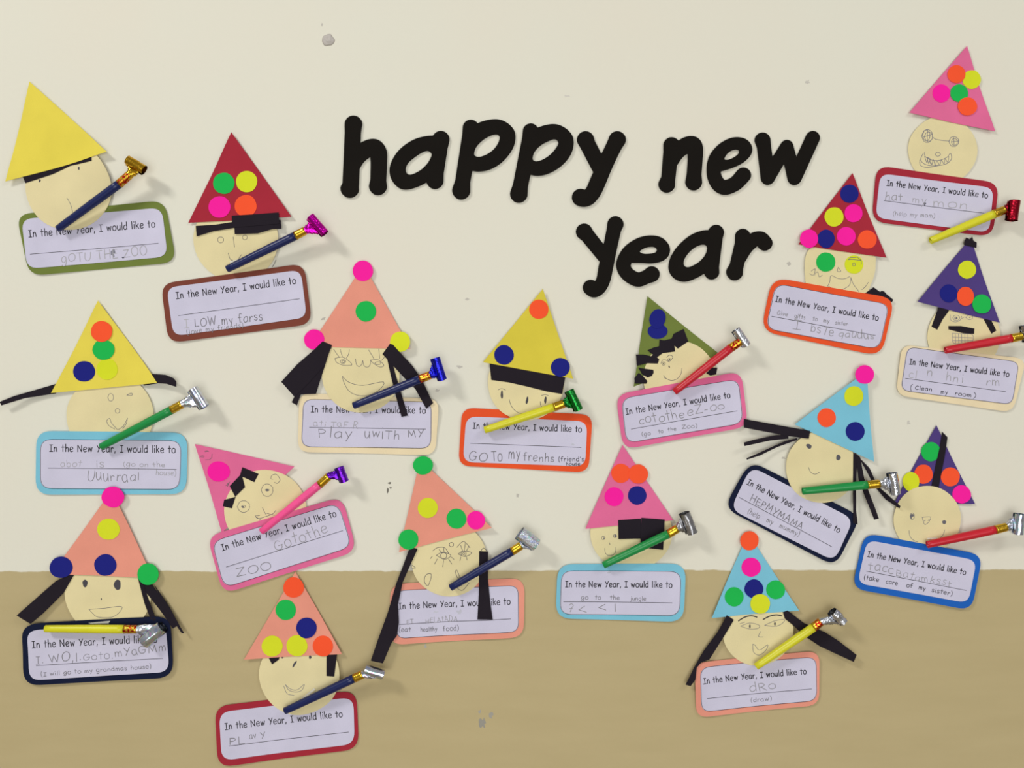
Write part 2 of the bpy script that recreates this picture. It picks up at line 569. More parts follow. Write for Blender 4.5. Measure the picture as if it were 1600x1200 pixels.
put['label'] = 'small squashed lump of grey sticky putty on the cream wall above the black lettering'
put['category'] = 'putty'


# ------------------------------------------------------------------ the big black letters
def contour(strokes, h=0.8):
    """outline of a union of round-ended strokes with changing radius (marching squares on the distance field)"""
    segs = []
    for s in strokes:
        for a, b in zip(s[:-1], s[1:]):
            segs.append((a, b))
    xs = [p[0] for s in strokes for p in s]; ys = [p[1] for s in strokes for p in s]
    R = max(p[2] for s in strokes for p in s) + 3
    x0, x1, y0, y1 = min(xs) - R, max(xs) + R, min(ys) - R, max(ys) + R
    gx = np.arange(x0, x1, h); gy = np.arange(y0, y1, h)
    X, Y = np.meshgrid(gx, gy, indexing='ij')
    Dm = np.full(X.shape, 1e9)
    for a, b in segs:
        dx, dy = b[0] - a[0], b[1] - a[1]
        L2 = dx * dx + dy * dy + 1e-9
        t = np.clip(((X - a[0]) * dx + (Y - a[1]) * dy) / L2, 0, 1)
        d = np.hypot(X - a[0] - t * dx, Y - a[1] - t * dy) - (a[2] + t * (b[2] - a[2]))
        Dm = np.minimum(Dm, d)
    nxt = {}
    S = Dm < 0
    code = S[:-1, :-1] * 1 + S[1:, :-1] * 2 + S[1:, 1:] * 4 + S[:-1, 1:] * 8
    idx = np.argwhere((code > 0) & (code < 15))

    def ipt(e, i, j):
        a, b = {0: ((i, j), (i + 1, j)), 1: ((i + 1, j), (i + 1, j + 1)), 2: ((i, j + 1), (i + 1, j + 1)), 3: ((i, j), (i, j + 1))}[e]
        da, db = Dm[a], Dm[b]
        t = da / (da - db)
        return (a, b), (gx[a[0]] + (gx[b[0]] - gx[a[0]]) * t, gy[a[1]] + (gy[b[1]] - gy[a[1]]) * t)
    T = {1: [(3, 0)], 2: [(0, 1)], 3: [(3, 1)], 4: [(1, 2)], 5: [(3, 0), (1, 2)], 6: [(0, 2)], 7: [(3, 2)], 8: [(2, 3)], 9: [(2, 0)],
         10: [(0, 1), (2, 3)], 11: [(2, 1)], 12: [(1, 3)], 13: [(1, 0)], 14: [(0, 3)]}
    P = {}
    for i, j in idx:
        i = int(i); j = int(j)
        for e0, e1 in T[int(code[i, j])]:
            k0, p0 = ipt(e0, i, j); k1, p1 = ipt(e1, i, j)
            P[k0] = p0; P[k1] = p1
            nxt[k0] = k1
    loops = []
    while nxt:
        k = next(iter(nxt)); lp = []
        while k in nxt:
            lp.append(P[k]); k = nxt.pop(k)
        if len(lp) > 12:
            loops.append(lp)
    # thin the points evenly, then smooth a touch
    out = []
    for lp in loops:
        q = [lp[0]]
        for p in lp[1:]:
            if math.hypot(p[0] - q[-1][0], p[1] - q[-1][1]) > 1.1:
                q.append(p)
        out.append(q)
    def area(l): return abs(sum(l[i][0] * l[(i + 1) % len(l)][1] - l[(i + 1) % len(l)][0] * l[i][1] for i in range(len(l)))) / 2
    out.sort(key=area, reverse=True)
    return out[0], out[1:]


def letter(name, crop, strokes, label, cat='letter', hole=None):
    x0, y0, s = crop
    conv = []
    for kind, pts in strokes:
        q = [wpt(x0 + p[0] / s, y0 + p[1] / s, 2.5) + (p[2] / s,) for p in pts]
        conv.append(catmull(q, 6) if kind == 'c' else q)
    outer, holes = contour(conv)
    if hole:
        holes = [catmull([wpt(x0 + p[0] / s, y0 + p[1] / s, 2.5) for p in hole], 4, True)]
    cx = sum(p[0] for p in outer) / len(outer); cy = sum(p[1] for p in outer) / len(outer)
    sd = len(bpy.data.objects)

    def disp(x, y):
        return 0.9 + 0.9 * noise.noise(Vector((x * .012, y * .012, sd)))
    o = sheet(name, outer, 0.9, 1.5, paper('letter_card', (24, 21, 18), rough=.75, var=.12, fibre=1500), None, disp, W(cx, cy, 0), holes, step=1.6 if False else 7)
    o['label'] = label
    o['category'] = cat
    return o


A = (520, 160, 4.21); B = (880, 160, 3.81); Cc = (880, 320, 4.571)
l = lambda *p: ('l', p)
c = lambda *p: ('c', p)
letter('letter_h', A, [l((136, 145, 58), (134, 160, 56), (132, 200, 53), (118, 540, 54), (112, 567, 61)),
                       c((128, 420, 50), (165, 355, 54), (220, 310, 56), (272, 297, 56), (298, 330, 57), (303, 390, 54), (299, 520, 52)),
                       l((299, 510, 52), (297, 551, 59))], 'big black cut-out letter h, the tall first letter of the word happy')
letter('letter_a', A, [l((711, 245, 57), (705, 300, 50), (680, 460, 50), (672, 512, 57)),
                       c((695, 270, 48), (635, 270, 50), (555, 292, 52), (478, 348, 54), (434, 420, 55), (432, 478, 54), (470, 522, 51), (540, 508, 50), (610, 468, 52), (670, 420, 50))],
       'big black cut-out letter a in the word happy, right after the h', hole=[(479, 440), (495, 400), (540, 360), (590, 328), (625, 319), (649, 337), (643, 367), (618, 407), (575, 447), (520, 474), (490, 470)])
letter('letter_p', A, [l((908, 167, 53), (903, 220, 52), (855, 520, 50), (845, 579, 60)),
                       c((905, 225, 50), (990, 178, 52), (1085, 162, 50), (1146, 205, 51), (1140, 272, 53), (1092, 342, 52), (1025, 390, 51), (960, 405, 50), (900, 395, 50))],
       'big black cut-out letter p, the first of the two in happy', hole=[(930, 335), (945, 292), (985, 250), (1030, 222), (1075, 210), (1097, 225), (1090, 262), (1062, 305), (1020, 338), (970, 358), (938, 354)])
letter('letter_p', A, [l((1302, 191, 52), (1297, 240, 52), (1235, 545, 50), (1224, 602, 58)),
                       c((1300, 250, 50), (1385, 208, 52), (1468, 195, 50), (1528, 242, 52), (1522, 312, 53), (1474, 375, 52), (1408, 418, 51), (1345, 432, 51), (1290, 420, 50))],
       'big black cut-out letter p, the second in happy, next to the y', hole=[(1315, 362), (1330, 322), (1370, 282), (1420, 255), (1460, 243), (1481, 258), (1478, 285), (1440, 335), (1390, 372), (1345, 388), (1320, 383)])
letter('letter_y', B, [l((133, 223, 51), (145, 250, 47), (225, 405, 46)),
                       c((322, 223, 51), (300, 265, 47), (250, 370, 47), (205, 475, 48), (180, 530, 47), (150, 566, 47), (122, 574, 48), (103, 566, 51))],
       'big black cut-out letter y with hooked tail, closing the word happy')
letter('letter_n', B, [l((645, 257, 49), (640, 300, 44), (626, 450, 42), (617, 487, 50)),
                       c((640, 360, 40), (680, 297, 44), (728, 258, 48), (772, 250, 47), (786, 282, 46), (785, 345, 44), (779, 430, 44)), l((779, 430, 44), (777, 474, 50))],
       'big black cut-out letter n, starting the word new')
letter('letter_e', B, [c((918, 382, 33), (985, 362, 34), (1050, 330, 36), (1084, 288, 40), (1066, 256, 42), (1012, 250, 40), (950, 285, 42), (908, 345, 45), (896, 420, 42), (918, 480, 43), (962, 506, 44), (1025, 483, 44), (1072, 434, 46))],
       'big black cut-out letter e in the word new, narrow slanted eye', hole=[(960, 340), (968, 318), (990, 295), (1020, 282), (1046, 286), (1042, 306), (1018, 326), (985, 341)])
letter('letter_w', B, [l((1187, 226, 47), (1195, 260, 42), (1218, 449, 42), (1332, 261, 38), (1377, 450, 42), (1486, 212, 42))],
       'big black cut-out letter w, closing the word new')
letter('letter_y', Cc, [l((150, 193, 59), (175, 222, 52), (290, 365, 50)),
                        c((373, 140, 58), (362, 180, 52), (330, 330, 50), (304, 450, 52), (287, 535, 50), (258, 590, 50), (222, 610, 52), (196, 592, 56))],
       'big black cut-out letter y, starting the word year')
letter('letter_e', Cc, [c((465, 382, 33), (555, 382, 34), (640, 383, 35), (700, 357, 44), (713, 318, 50), (682, 275, 46), (620, 262, 43), (545, 282, 46), (470, 342, 52), (431, 425, 52), (455, 490, 50), (530, 534, 51), (595, 515, 50), (632, 496, 57))],
       'big black cut-out letter e with wide flat eye in the word year', hole=[(548, 338), (562, 320), (600, 304), (645, 301), (668, 316), (661, 338), (630, 348), (580, 350)])
letter('letter_a', Cc, [l((1092, 199, 56), (1088, 240, 50), (1065, 440, 48), (1061, 480, 54)),
                        c((1070, 230, 45), (1010, 231, 49), (930, 264, 51), (852, 336, 52), (811, 412, 54), (812, 468, 54), (860, 498, 52), (930, 480, 49), (995, 440, 50), (1060, 390, 50))],
       'big black cut-out letter a in the word year, between e and r', hole=[(860, 420), (868, 385), (900, 340), (945, 303), (990, 286), (1022, 292), (1027, 325), (1005, 372), (960, 415), (905, 443), (873, 442)])
letter('letter_r', Cc, [l((1283, 225, 54), (1277, 275, 50), (1238, 440, 50), (1225, 480, 60)),
                        c((1268, 375, 44), (1305, 305, 50), (1360, 252, 52), (1412, 240, 49), (1440, 274, 54))],
       'big black cut-out letter r, the last letter of the word year')
l2 = _l


# ------------------------------------------------------------------ paper characters
LAY = 0.62


def roundquad(q, r):
    out = []
    n = 4
    for i in range(n):
        p = Vector(q[i]); a = Vector(q[i - 1]); b = Vector(q[(i + 1) % n])
        u = (a - p).normalized(); v = (b - p).normalized()
        s = p + u * r; e = p + v * r
        for k in range(9):
            t = k / 8
            # a rounder curve than a plain quadratic
            w = (1 - t) ** 2; m_ = 2 * t * (1 - t) * 1.15; z = t * t
            tot = w + m_ + z
            pt = (s * w + p * m_ + e * z) / tot
            out.append((pt.x, pt.y))
    return out


def figure(d):
    x0, y0, s = d['crop']

    def T(p):
        return wpt(x0 + p[0] / s, y0 + p[1] / s, 3.0)
    seed = d['seed']
    rnd = random.Random(seed)
    base = d.get('base', 0.7)
    card = [T(p) for p in d['card'][1]]
    hat = [T(p) for p in d['hat'][1]]
    cx = sum(p[0] for p in card) / 4; cy = sum(p[1] for p in card) / 4
    org = W(cx, cy, 0)
    root = bpy.data.objects.new('paper_character', None)
    root.empty_display_size = 0.03
    COL.objects.link(root)
    root.location = org
    root['label'] = d['label']
    root['category'] = 'paper character'
    root['group'] = 'paper characters in party hats on the wall'
    lifts = []
    for p in hat:
        lifts.append((p[0], p[1], rnd.uniform(1.5, 4.2), 34))
    for p in card:
        lifts.append((p[0], p[1], rnd.uniform(0.6, 2.4), 42))
    for (px, py, a, sg) in d.get('lift', []):
        q = T((px, py)); lifts.append((q[0], q[1], a, sg))

    def disp(x, y):
        z = base + 0.5 * noise.noise(Vector((x * .02, y * .02, seed)))
        for lx, ly, a, sg in lifts:
            z += a * math.exp(-((x - lx) ** 2 + (y - ly) ** 2) / (2 * sg * sg))
        return max(z, 0.15)

    def part(name, poly, lay, mat, parent=root, step=11, label=None):
        step = min(step, 7)
        o = sheet(name, poly, lay * LAY, 0.5, mat, parent, disp, org, step=step)
        if label:
            o['label'] = label
        return o

    def marks(name, strokes, w, lay, mat, parent, label=None):
        o = ink(name, strokes, w, lay * LAY + 0.58, mat, parent, disp, org)
        if o is not None and label:
            o['label'] = label
        return o

    def child_marks(name, strokes, w, lay, mat, parent):
        return marks(name, strokes, w, lay, mat, parent)

    # party hat with its stickers
    hc, _ = d['hat']
    hl = d.get('hat_lay', 4)
    hat_o = part('party_hat', hat, hl, pm(hc))
    for i, st in enumerate(d.get('dots', [])):
        k, x, y, r = st[:4]
        ry = st[4] if len(st) > 4 else r
        rot = st[5] if len(st) > 5 else 0
        lay = hl + 1 + (st[6] if len(st) > 6 else 0)
        q = T((x, y))
        mat = dm(k)
        o = part('sticker_dot', blob(q[0], q[1], r / s, ry / s, seed * 3 + i, 40, .035, -rot), lay, mat, hat_o, step=9)
        o['label'] = '%s round sticker' % DOTNAME[k]
    for poly in d.get('hat_hair', []):
        part('paper_scrap', [T(p) for p in poly], hl + 1.9, pm('black'), hat_o, label='black paper scrap')
    if 'hat_marks' in d:
        child_marks('pencil_marks', [[T(p) for p in m] for m in d['hat_marks']], 0.7, hl, pencil(95), hat_o)

    # face
    fl = d.get('face_lay', 2)
    f = d['face']
    if f[0] == 'e':
        q = T((f[1], f[2]))
        poly = blob(q[0], q[1], f[3] / s, f[4] / s, seed + 11, 60, .025)
    else:
        poly = catmull([T(p) for p in f[1]], 4, True)
    face_o = part('face', poly, fl, pm('face'), step=12)
    mk = [catmull([T(p) for p in m], 4) for m in d.get('marks', [])]
    rings = []
    for r_ in d.get('rings', []):
        x, y, rx = r_[:3]
        ry = r_[3] if len(r_) > 3 else rx
        rings.append([T((x + rx * math.cos(a * math.pi / 7) * (1 + .06 * math.sin(3 * a)), y + ry * math.sin(a * math.pi / 7))) for a in range(15)])
    if mk or rings:
        child_marks('pencil_drawing', mk + rings, d.get('pw', 0.75), fl, pencil(d.get('pg', 112)), face_o)
    for dk in d.get('dark', []):           # shaded-in pencil ovals
        x, y, w, h = dk[:4]
        tilt = dk[4] if len(dk) > 4 else 0
        V = []
        for a in range(16):
            t = a * math.pi / 8
            kx = w * math.cos(t) * (1 + .12 * math.sin(3 * t + x)); ky = h * math.sin(t)
            q = T((x + kx - tilt * ky * .8, y + ky))
            V.append(W(q[0], q[1], fl * LAY + 0.66 + disp(*q)))
        finish('pencil_spot', V, [tuple(reversed(range(16)))], pencil(d.get('dg', 72)), face_o, False, org)
    if 'bold' in d:
        for k in range(len(d['bold'])):
            child_marks('pencil_brow', [catmull([T(p) for p in m], 5) for m in d['bold'][k:k + 1]], 1.8, fl, pencil(48), face_o)
    for i, st in enumerate(d.get('face_dots', [])):
        k, x, y, r = st[:4]
        q = T((x, y))
        o = part('sticker_dot', blob(q[0], q[1], r / s, r / s, seed * 5 + i, 40, .035), fl + 1, dm(k), face_o, step=9)
        o['label'] = '%s round sticker' % DOTNAME[k]
        if k == 'y':
            child_marks('pencil_drawing', [[T((x - 35, y - 30)), T((x - 10, y - 32)), T((x + 45, y - 25)), T((x + 45, y))],
                                           [T((x - 35, y - 30)), T((x - 25, y - 42)), T((x + 20, y - 45)), T((x + 45, y - 25))]]
                        + [[T((x + 9 * math.cos(a), y + 11 * math.sin(a))) for a in range(8)]], 0.8, fl + 1, pencil(110), face_o)

    # hair
    for h in d.get('hair', []):
        lay, poly = h[0], h[1]
        part('hair_strip', [T(p) for p in poly], lay, pm('black'), step=9)

    # message card
    cl = d.get('card_lay', 0)
    cc, _, cr = d['card']
    card_o = part('message_card', roundquad(card, cr / s), cl, pm(cc), step=13)
    pq, pr, outline = d['panel']
    pq = [T(p) for p in pq]
    pp = roundquad(pq, pr / s)
    part('writing_panel', pp, cl + 1, pm('panel'), card_o, step=13)
    pl = cl + 1
    if outline:
        ctr = Vector((sum(p[0] for p in pq) / 4, sum(p[1] for p in pq) / 4))
        ins = []
        for p in pp:
            v = Vector(p) - ctr
            v = v * ((v.length - 0.7) / v.length)
            ins.append((ctr.x + v.x, ctr.y + v.y))
        ins.append(ins[0])
        marks('printed_border', [ins], 0.7, pl, pencil(66), card_o)
    a, b = [T(p) for p in d['text']]
    L = math.hypot(a[0] - b[0], a[1] - b[1])
    marks('printed_text', write('In the New Year, I would like to', a, b, L * 0.0370, 0, 1), 1.3, pl, pencil(46), card_o)
    a, b = [T(p) for p in d['line']]
    marks('writing_line', [[a, b]], 0.8, pl, pencil(56), card_o)
    by = {}
    for i, h in enumerate(d.get('hand', [])):
        txt, a, b, xh, g = h[:5]
        j = h[5] if len(h) > 5 else 0.12
        by.setdefault((g, (1.15 if xh > 26 else 0.85)), []).extend(write(txt, T(a), T(b), xh / s, j, seed * 10 + i))
    for (g, w), st in by.items():
        marks('handwriting', st, w if g > 100 else w + .1, pl, pencil(g), card_o)
    for h in d.get('smudge', []):
        x, y, w, hh, g = h
        q = T((x, y))
        part('smudge', blob(q[0], q[1], w / s, hh / s, seed + x, 12, 1.0), pl + 0.1, paper('smudge_%d' % g, (g, g, g + 12)), card_o, step=5)
    return root


FIGS = []
F_ = FIGS.append
F_(dict(seed=1, crop=(0, 110, 3.637), label='large plain yellow hat with no stickers on a face above an olive green card',
 hat=('yellow', [(172, 66), (622, 471), (40, 635)]), face=('e', 393, 664, 244, 242),
 hair=[(3, [(133, 600), (530, 480), (530, 518), (400, 543), (300, 590), (150, 643)])],
 dark=[(228, 628, 5, 9, .2), (450, 558, 5, 9)], marks=[[(380, 725), (395, 750), (405, 775), (412, 805)], [(628, 590), (634, 606), (635, 625)]],
 card=('olive', [(92, 818), (935, 737), (1002, 1090), (165, 1168)], 90), panel=([(122, 845), (920, 780), (953, 1058), (155, 1128)], 70, False),
 text=[(163, 948), (888, 890)], line=[(172, 1045), (900, 983)], lift=[(622, 480, 5, 25)],
 hand=[('gOTU THE ZOO', (350, 1092), (845, 1045), 33, 168)], smudge=[(642, 1038, 14, 20, 125), (700, 1062, 10, 5, 90)]))
F_(dict(seed=2, crop=(240, 190, 3.43), label='dark red hat with four stickers, black strips over the brow, above a brown card',
 hat=('maroon', [(420, 60), (742, 512), (187, 543)]), hat_lay=2, face_lay=0, card_lay=1,
 dots=[('g', 377, 331, 57), ('y', 499, 322, 57), ('p', 354, 458, 58), ('o', 494, 452, 59)], face=('e', 440, 630, 227, 225),
 hair=[(3, [(228, 560), (330, 553), (430, 537), (440, 568), (320, 588), (232, 616)]), (4, [(432, 545), (685, 530), (690, 577), (640, 578), (560, 600), (436, 604)]),
       (5, [(420, 505), (675, 490), (678, 550), (425, 568)])],
 rings=[(358, 633, 16), (488, 620, 13)], marks=[[(425, 617), (429, 645), (432, 672)], [(398, 703), (408, 735), (422, 742)], [(470, 712), (462, 722), (455, 735)], [(655, 742), (645, 765), (635, 778)]],
 card=('brown', [(38, 868), (808, 760), (850, 1085), (80, 1188)], 80), panel=([(70, 890), (790, 795), (822, 1050), (108, 1150)], 60, False),
 text=[(122, 950), (770, 868)], line=[(134, 1040), (783, 950)], pg=95,
 hand=[('I', (165, 1108), (200, 1104), 28, 178), ('LOW my farss', (222, 1100), (592, 1062), 30, 120), ('(love my friends)', (180, 1140), (485, 1100), 16, 135, .08)]))
F_(dict(seed=3, crop=(0, 460, 3.635), label='yellow hat with four stickers, wispy black strips sticking out sideways, above a light blue card',
 hat=('yellow', [(560, 36), (902, 502), (296, 560)]), hat_lay=3, face_lay=0, card_lay=1,
 dots=[('y', 610, 425, 60), ('g', 590, 314, 62, 58, 0, .9), ('o', 581, 211, 60, 60, 0, 1.8), ('n', 480, 437, 62, 58)], face=('e', 625, 692, 247, 240),
 hair=[(1, [(16, 610), (100, 575), (215, 540), (330, 505), (320, 562), (150, 590), (28, 630)]), (1, [(850, 450), (950, 457), (1000, 476), (1016, 495), (1016, 525), (960, 508), (905, 505), (820, 518), (800, 480)])],
 lift=[(20, 620, 10, 30), (1010, 510, 10, 22)], rings=[(627, 585, 16, 22), (665, 662, 13, 13)],
 marks=[[(718, 572), (745, 560), (748, 573), (718, 572)], [(602, 718), (620, 704), (630, 730), (655, 758), (668, 768), (700, 745), (722, 703)], [(722, 703), (715, 735), (695, 762)], [(602, 718), (615, 745), (650, 765)]],
 card=('sky', [(208, 775), (1066, 785), (1058, 1135), (200, 1138)], 95), panel=([(230, 822), (1032, 830), (1022, 1108), (228, 1103)], 70, True),
 text=[(282, 892), (1003, 900)], line=[(274, 986), (1002, 994)],
 hand=[('abot', (345, 978), (470, 980), 24, 165), ('is', (545, 980), (600, 980), 28, 160), ('(go on the', (700, 975), (945, 978), 17, 155), ('house)', (885, 1025), (1005, 1028), 18, 165),
       ('Uuurraai', (495, 1060), (800, 1060), 38, 138, .2)]))
F_(dict(seed=4, crop=(420, 400, 3.75), label='peach hat, drawn eyelashes, broad black side hair, above the left cream card',
 hat=('peach', [(556, 52), (832, 545), (240, 532)]), hat_lay=3, face_lay=2,
 dots=[('p', 553, 88, 60), ('g', 569, 324, 60), ('p', 268, 490, 59), ('y', 772, 503, 60)], face=('e', 540, 690, 228, 228),
 hair=[(5, [(318, 500), (372, 522), (330, 640), (240, 740), (155, 825), (80, 737), (170, 635), (268, 550)]),
       (4, [(345, 600), (305, 720), (278, 808), (190, 812), (167, 875), (137, 857), (170, 790), (240, 690)]),
       (5, [(712, 515), (730, 520), (840, 640), (895, 720), (965, 862), (925, 895), (860, 780), (800, 720), (667, 575)]),
       (4, [(692, 590), (718, 595), (745, 700), (775, 800), (816, 935), (778, 942), (745, 820), (715, 700)])],
 lift=[(80, 750, 5, 22), (960, 880, 4, 20), (830, 530, 6, 20)],
 marks=[[(388, 600), (430, 592), (465, 612), (487, 638), (440, 640), (400, 625), (388, 600)], [(380, 545), (400, 575), (415, 595)], [(418, 545), (432, 592)], [(472, 548), (468, 575), (455, 598)],
        [(508, 603), (513, 635), (530, 648), (545, 632), (550, 612), (556, 640), (575, 652), (592, 640), (597, 612)], [(595, 610), (640, 608), (675, 640), (650, 650), (612, 628), (595, 610)], [(585, 550), (615, 600)],
        [(645, 545), (650, 600)], [(682, 588), (662, 612)], [(432, 705), (470, 740), (550, 758), (672, 738), (640, 790), (560, 820), (480, 800), (442, 745), (432, 705)]], rings=[(435, 618, 16, 11), (437, 618, 8, 6), (640, 628, 18, 8)], pg=100,
 card=('cream', [(178, 802), (1000, 838), (975, 1168), (170, 1148)], 75), panel=([(202, 838), (956, 855), (950, 1128), (190, 1118)], 62, True),
 text=[(247, 915), (925, 922)], line=[(238, 1004), (920, 1014)],
 hand=[('ati TaF R', (262, 1000), (530, 1008), 25, 160, .2), ('Play', (292, 1060), (500, 1068), 35, 122, .15), ('uwiTh', (560, 1060), (775, 1072), 38, 122, .15), ('MY', (815, 1062), (915, 1062), 30, 122, .1)],
 smudge=[(775, 850, 8, 5, 215)]))
F_(dict(seed=5, crop=(700, 440, 3.871), label='dimmed yellow hat over a solid straight black fringe, above an orange card',
 hat=('yellow_dimmed', [(573, 46), (756, 588), (212, 488)]), dots=[('o', 549, 168, 58), ('n', 339, 444, 59), ('n', 679, 519, 57)], face=('e', 472, 612, 230, 228),
 hair=[(3, [(250, 480), (710, 570), (690, 680), (600, 665), (480, 635), (370, 610), (262, 595)])],
 dark=[(326, 683, 7, 26), (478, 718, 7, 23, .2), (589, 717, 7, 22, .1)], dg=70,
 marks=[[(303, 655), (325, 647), (348, 656)], [(563, 690), (588, 683), (608, 690)], [(370, 712), (380, 745), (400, 775), (430, 795), (450, 797)], [(558, 725), (560, 745), (568, 757)]], pg=100,
 card=('orange', [(85, 762), (875, 805), (850, 1155), (62, 1115)], 80), panel=([(110, 815), (842, 845), (830, 1118), (90, 1092)], 70, False),
 text=[(150, 888), (812, 910)], line=[(136, 978), (805, 1003)],
 hand=[('GO', (125, 1075), (245, 1092), 38, 122, .1), ('To', (265, 1085), (335, 1083), 42, 118, .1), ('my', (365, 1068), (445, 1070), 40, 118, .08), ('frenhs', (455, 1085), (650, 1088), 30, 118, .1), ("(friend's", (668, 1086), (828, 1086), 17, 62, .05), ("house", (715, 1112), (803, 1112), 13, 62, .05)],
 smudge=[(755, 985, 9, 5, 190)]))
F_(dict(seed=6, crop=(290, 680, 4.8), label='tilted pink hat behind a face with zigzag black hair, above a pink card',
 hat=('pink', [(72, 66), (818, 235), (275, 730)]), hat_lay=0, face_lay=1, card_lay=2, dots=[('p', 247, 272, 84, 76)],
 face=('e', 600, 562, 306, 302),
 hair=[(2, [(425, 240), (548, 290), (515, 352), (440, 318), (425, 312), (445, 390), (372, 462), (330, 382), (408, 300)]), (2, [(375, 462), (348, 548), (282, 532), (290, 485), (355, 468)])],
 hat_marks=[[(145, 118), (165, 114), (175, 122)], [(148, 123), (172, 121)], [(112, 158), (130, 152), (143, 158)], [(115, 162), (140, 163)], [(200, 140), (198, 168), (180, 184), (150, 185)], [(300, 380), (318, 358), (312, 385), (330, 350)]],
 rings=[(435, 535, 45, 44), (612, 412, 44, 48), (434, 535, 14, 10)], dark=[(612, 412, 16, 9), (430, 537, 8, 6)], dg=100,
 marks=[[(700, 310), (680, 292), (650, 300), (640, 325), (655, 330)], [(700, 310), (710, 335), (690, 360), (668, 352)], [(575, 540), (590, 575), (605, 600)], [(520, 605), (545, 625), (600, 610), (650, 592), (675, 565)], [(520, 605), (555, 603)], [(530, 615), (560, 632)], [(605, 585), (640, 595), (665, 600)]], pg=100,
 card=('pink', [(165, 755), (1175, 460), (1285, 870), (282, 1190)], 115), panel=([(200, 795), (1145, 505), (1250, 835), (290, 1145)], 95, True),
 text=[(280, 865), (1140, 605)], line=[(308, 987), (1180, 715)],
 hand=[('Gotothe', (680, 868), (1085, 722), 50, 150, .15), ('ZOO', (385, 1060), (665, 1000), 42, 135, .1)]))
F_(dict(seed=7, crop=(10, 750, 3.637), base=2.6, label='peach hat with two navy stickers, long black side strips, above a navy card, lower left',
 hat=('peach', [(605, 56), (838, 555), (264, 530)]), hat_lay=3, face_lay=0, card_lay=2,
 dots=[('p', 612, 95, 64, 59), ('y', 585, 278, 64, 60), ('n', 567, 481, 63, 61), ('n', 320, 492, 64, 60), ('g', 811, 532, 61)], face=('e', 578, 640, 247, 240),
 hair=[(2, [(290, 570), (400, 520), (330, 640), (215, 755), (150, 812), (75, 762), (215, 635)]), (2, [(745, 530), (770, 545), (800, 640), (858, 795), (828, 800), (790, 700)]),
       (1, [(775, 560), (830, 590), (930, 720), (985, 820), (955, 838), (880, 740), (800, 640)]), (2, [(830, 560), (845, 590), (930, 715), (1022, 862), (1008, 862), (920, 740)])],
 dark=[(449, 587, 14, 22), (633, 595, 20, 30), (540, 676, 3, 6)], dg=72,
 marks=[[(470, 735), (560, 728), (655, 718), (640, 755), (595, 780), (520, 778), (490, 757), (470, 735)]], pg=105, lift=[(80, 770, 6, 22), (1010, 850, 6, 22)],
 card=('navy', [(95, 815), (945, 768), (952, 1120), (100, 1168)], 100), panel=([(125, 850), (915, 815), (930, 1087), (135, 1137)], 70, False),
 text=[(152, 952), (868, 918)], line=[(175, 1052), (893, 1010)],
 hand=[('I.', (172, 1042), (225, 1040), 26, 118), ('WO,l.', (250, 1035), (440, 1022), 32, 128), ('Goto.', (440, 1022), (620, 1012), 26, 128), ('mYaGMm', (620, 1002), (925, 965), 30, 135, .15),
       ('(I will go to my grandmas house)', (202, 1112), (832, 1066), 15, 118, .08)]))
F_(dict(seed=8, crop=(310, 880, 3.75), label='peach hat with six stickers, short black sideburn on the face, above a dark red card',
 hat=('peach', [(570, 48), (845, 527), (270, 562)]), dots=[('o', 560, 140, 60), ('g', 513, 272, 60), ('y', 579, 482, 62), ('n', 635, 377, 60, 60, 0, .9), ('y', 434, 484, 61), ('o', 732, 482, 60)],
 face=('e', 593, 655, 236, 235), hair=[(3, [(400, 530), (485, 530), (470, 566), (432, 592)]), (3, [(753, 510), (818, 510), (798, 660), (752, 658)])],
 dark=[(563, 592, 7, 20, .7), (655, 550, 8, 10), (492, 553, 6, 6)], dg=80,
 marks=[[(510, 712), (540, 738), (580, 742), (620, 710), (605, 745), (570, 755), (530, 745), (510, 712)], [(500, 720), (520, 765), (560, 775)]], pg=125,
 card=('maroon', [(95, 838), (925, 745), (940, 1090), (115, 1197)], 95), panel=([(122, 872), (908, 785), (915, 1060), (138, 1155)], 75, False),
 text=[(157, 975), (850, 900)], line=[(180, 1070), (880, 990)], hand=[('PL', (182, 1062), (285, 1055), 27, 128, .1), ('av', (300, 1030), (345, 1026), 25, 130), ('Y', (365, 1030), (400, 1025), 28, 130)]))
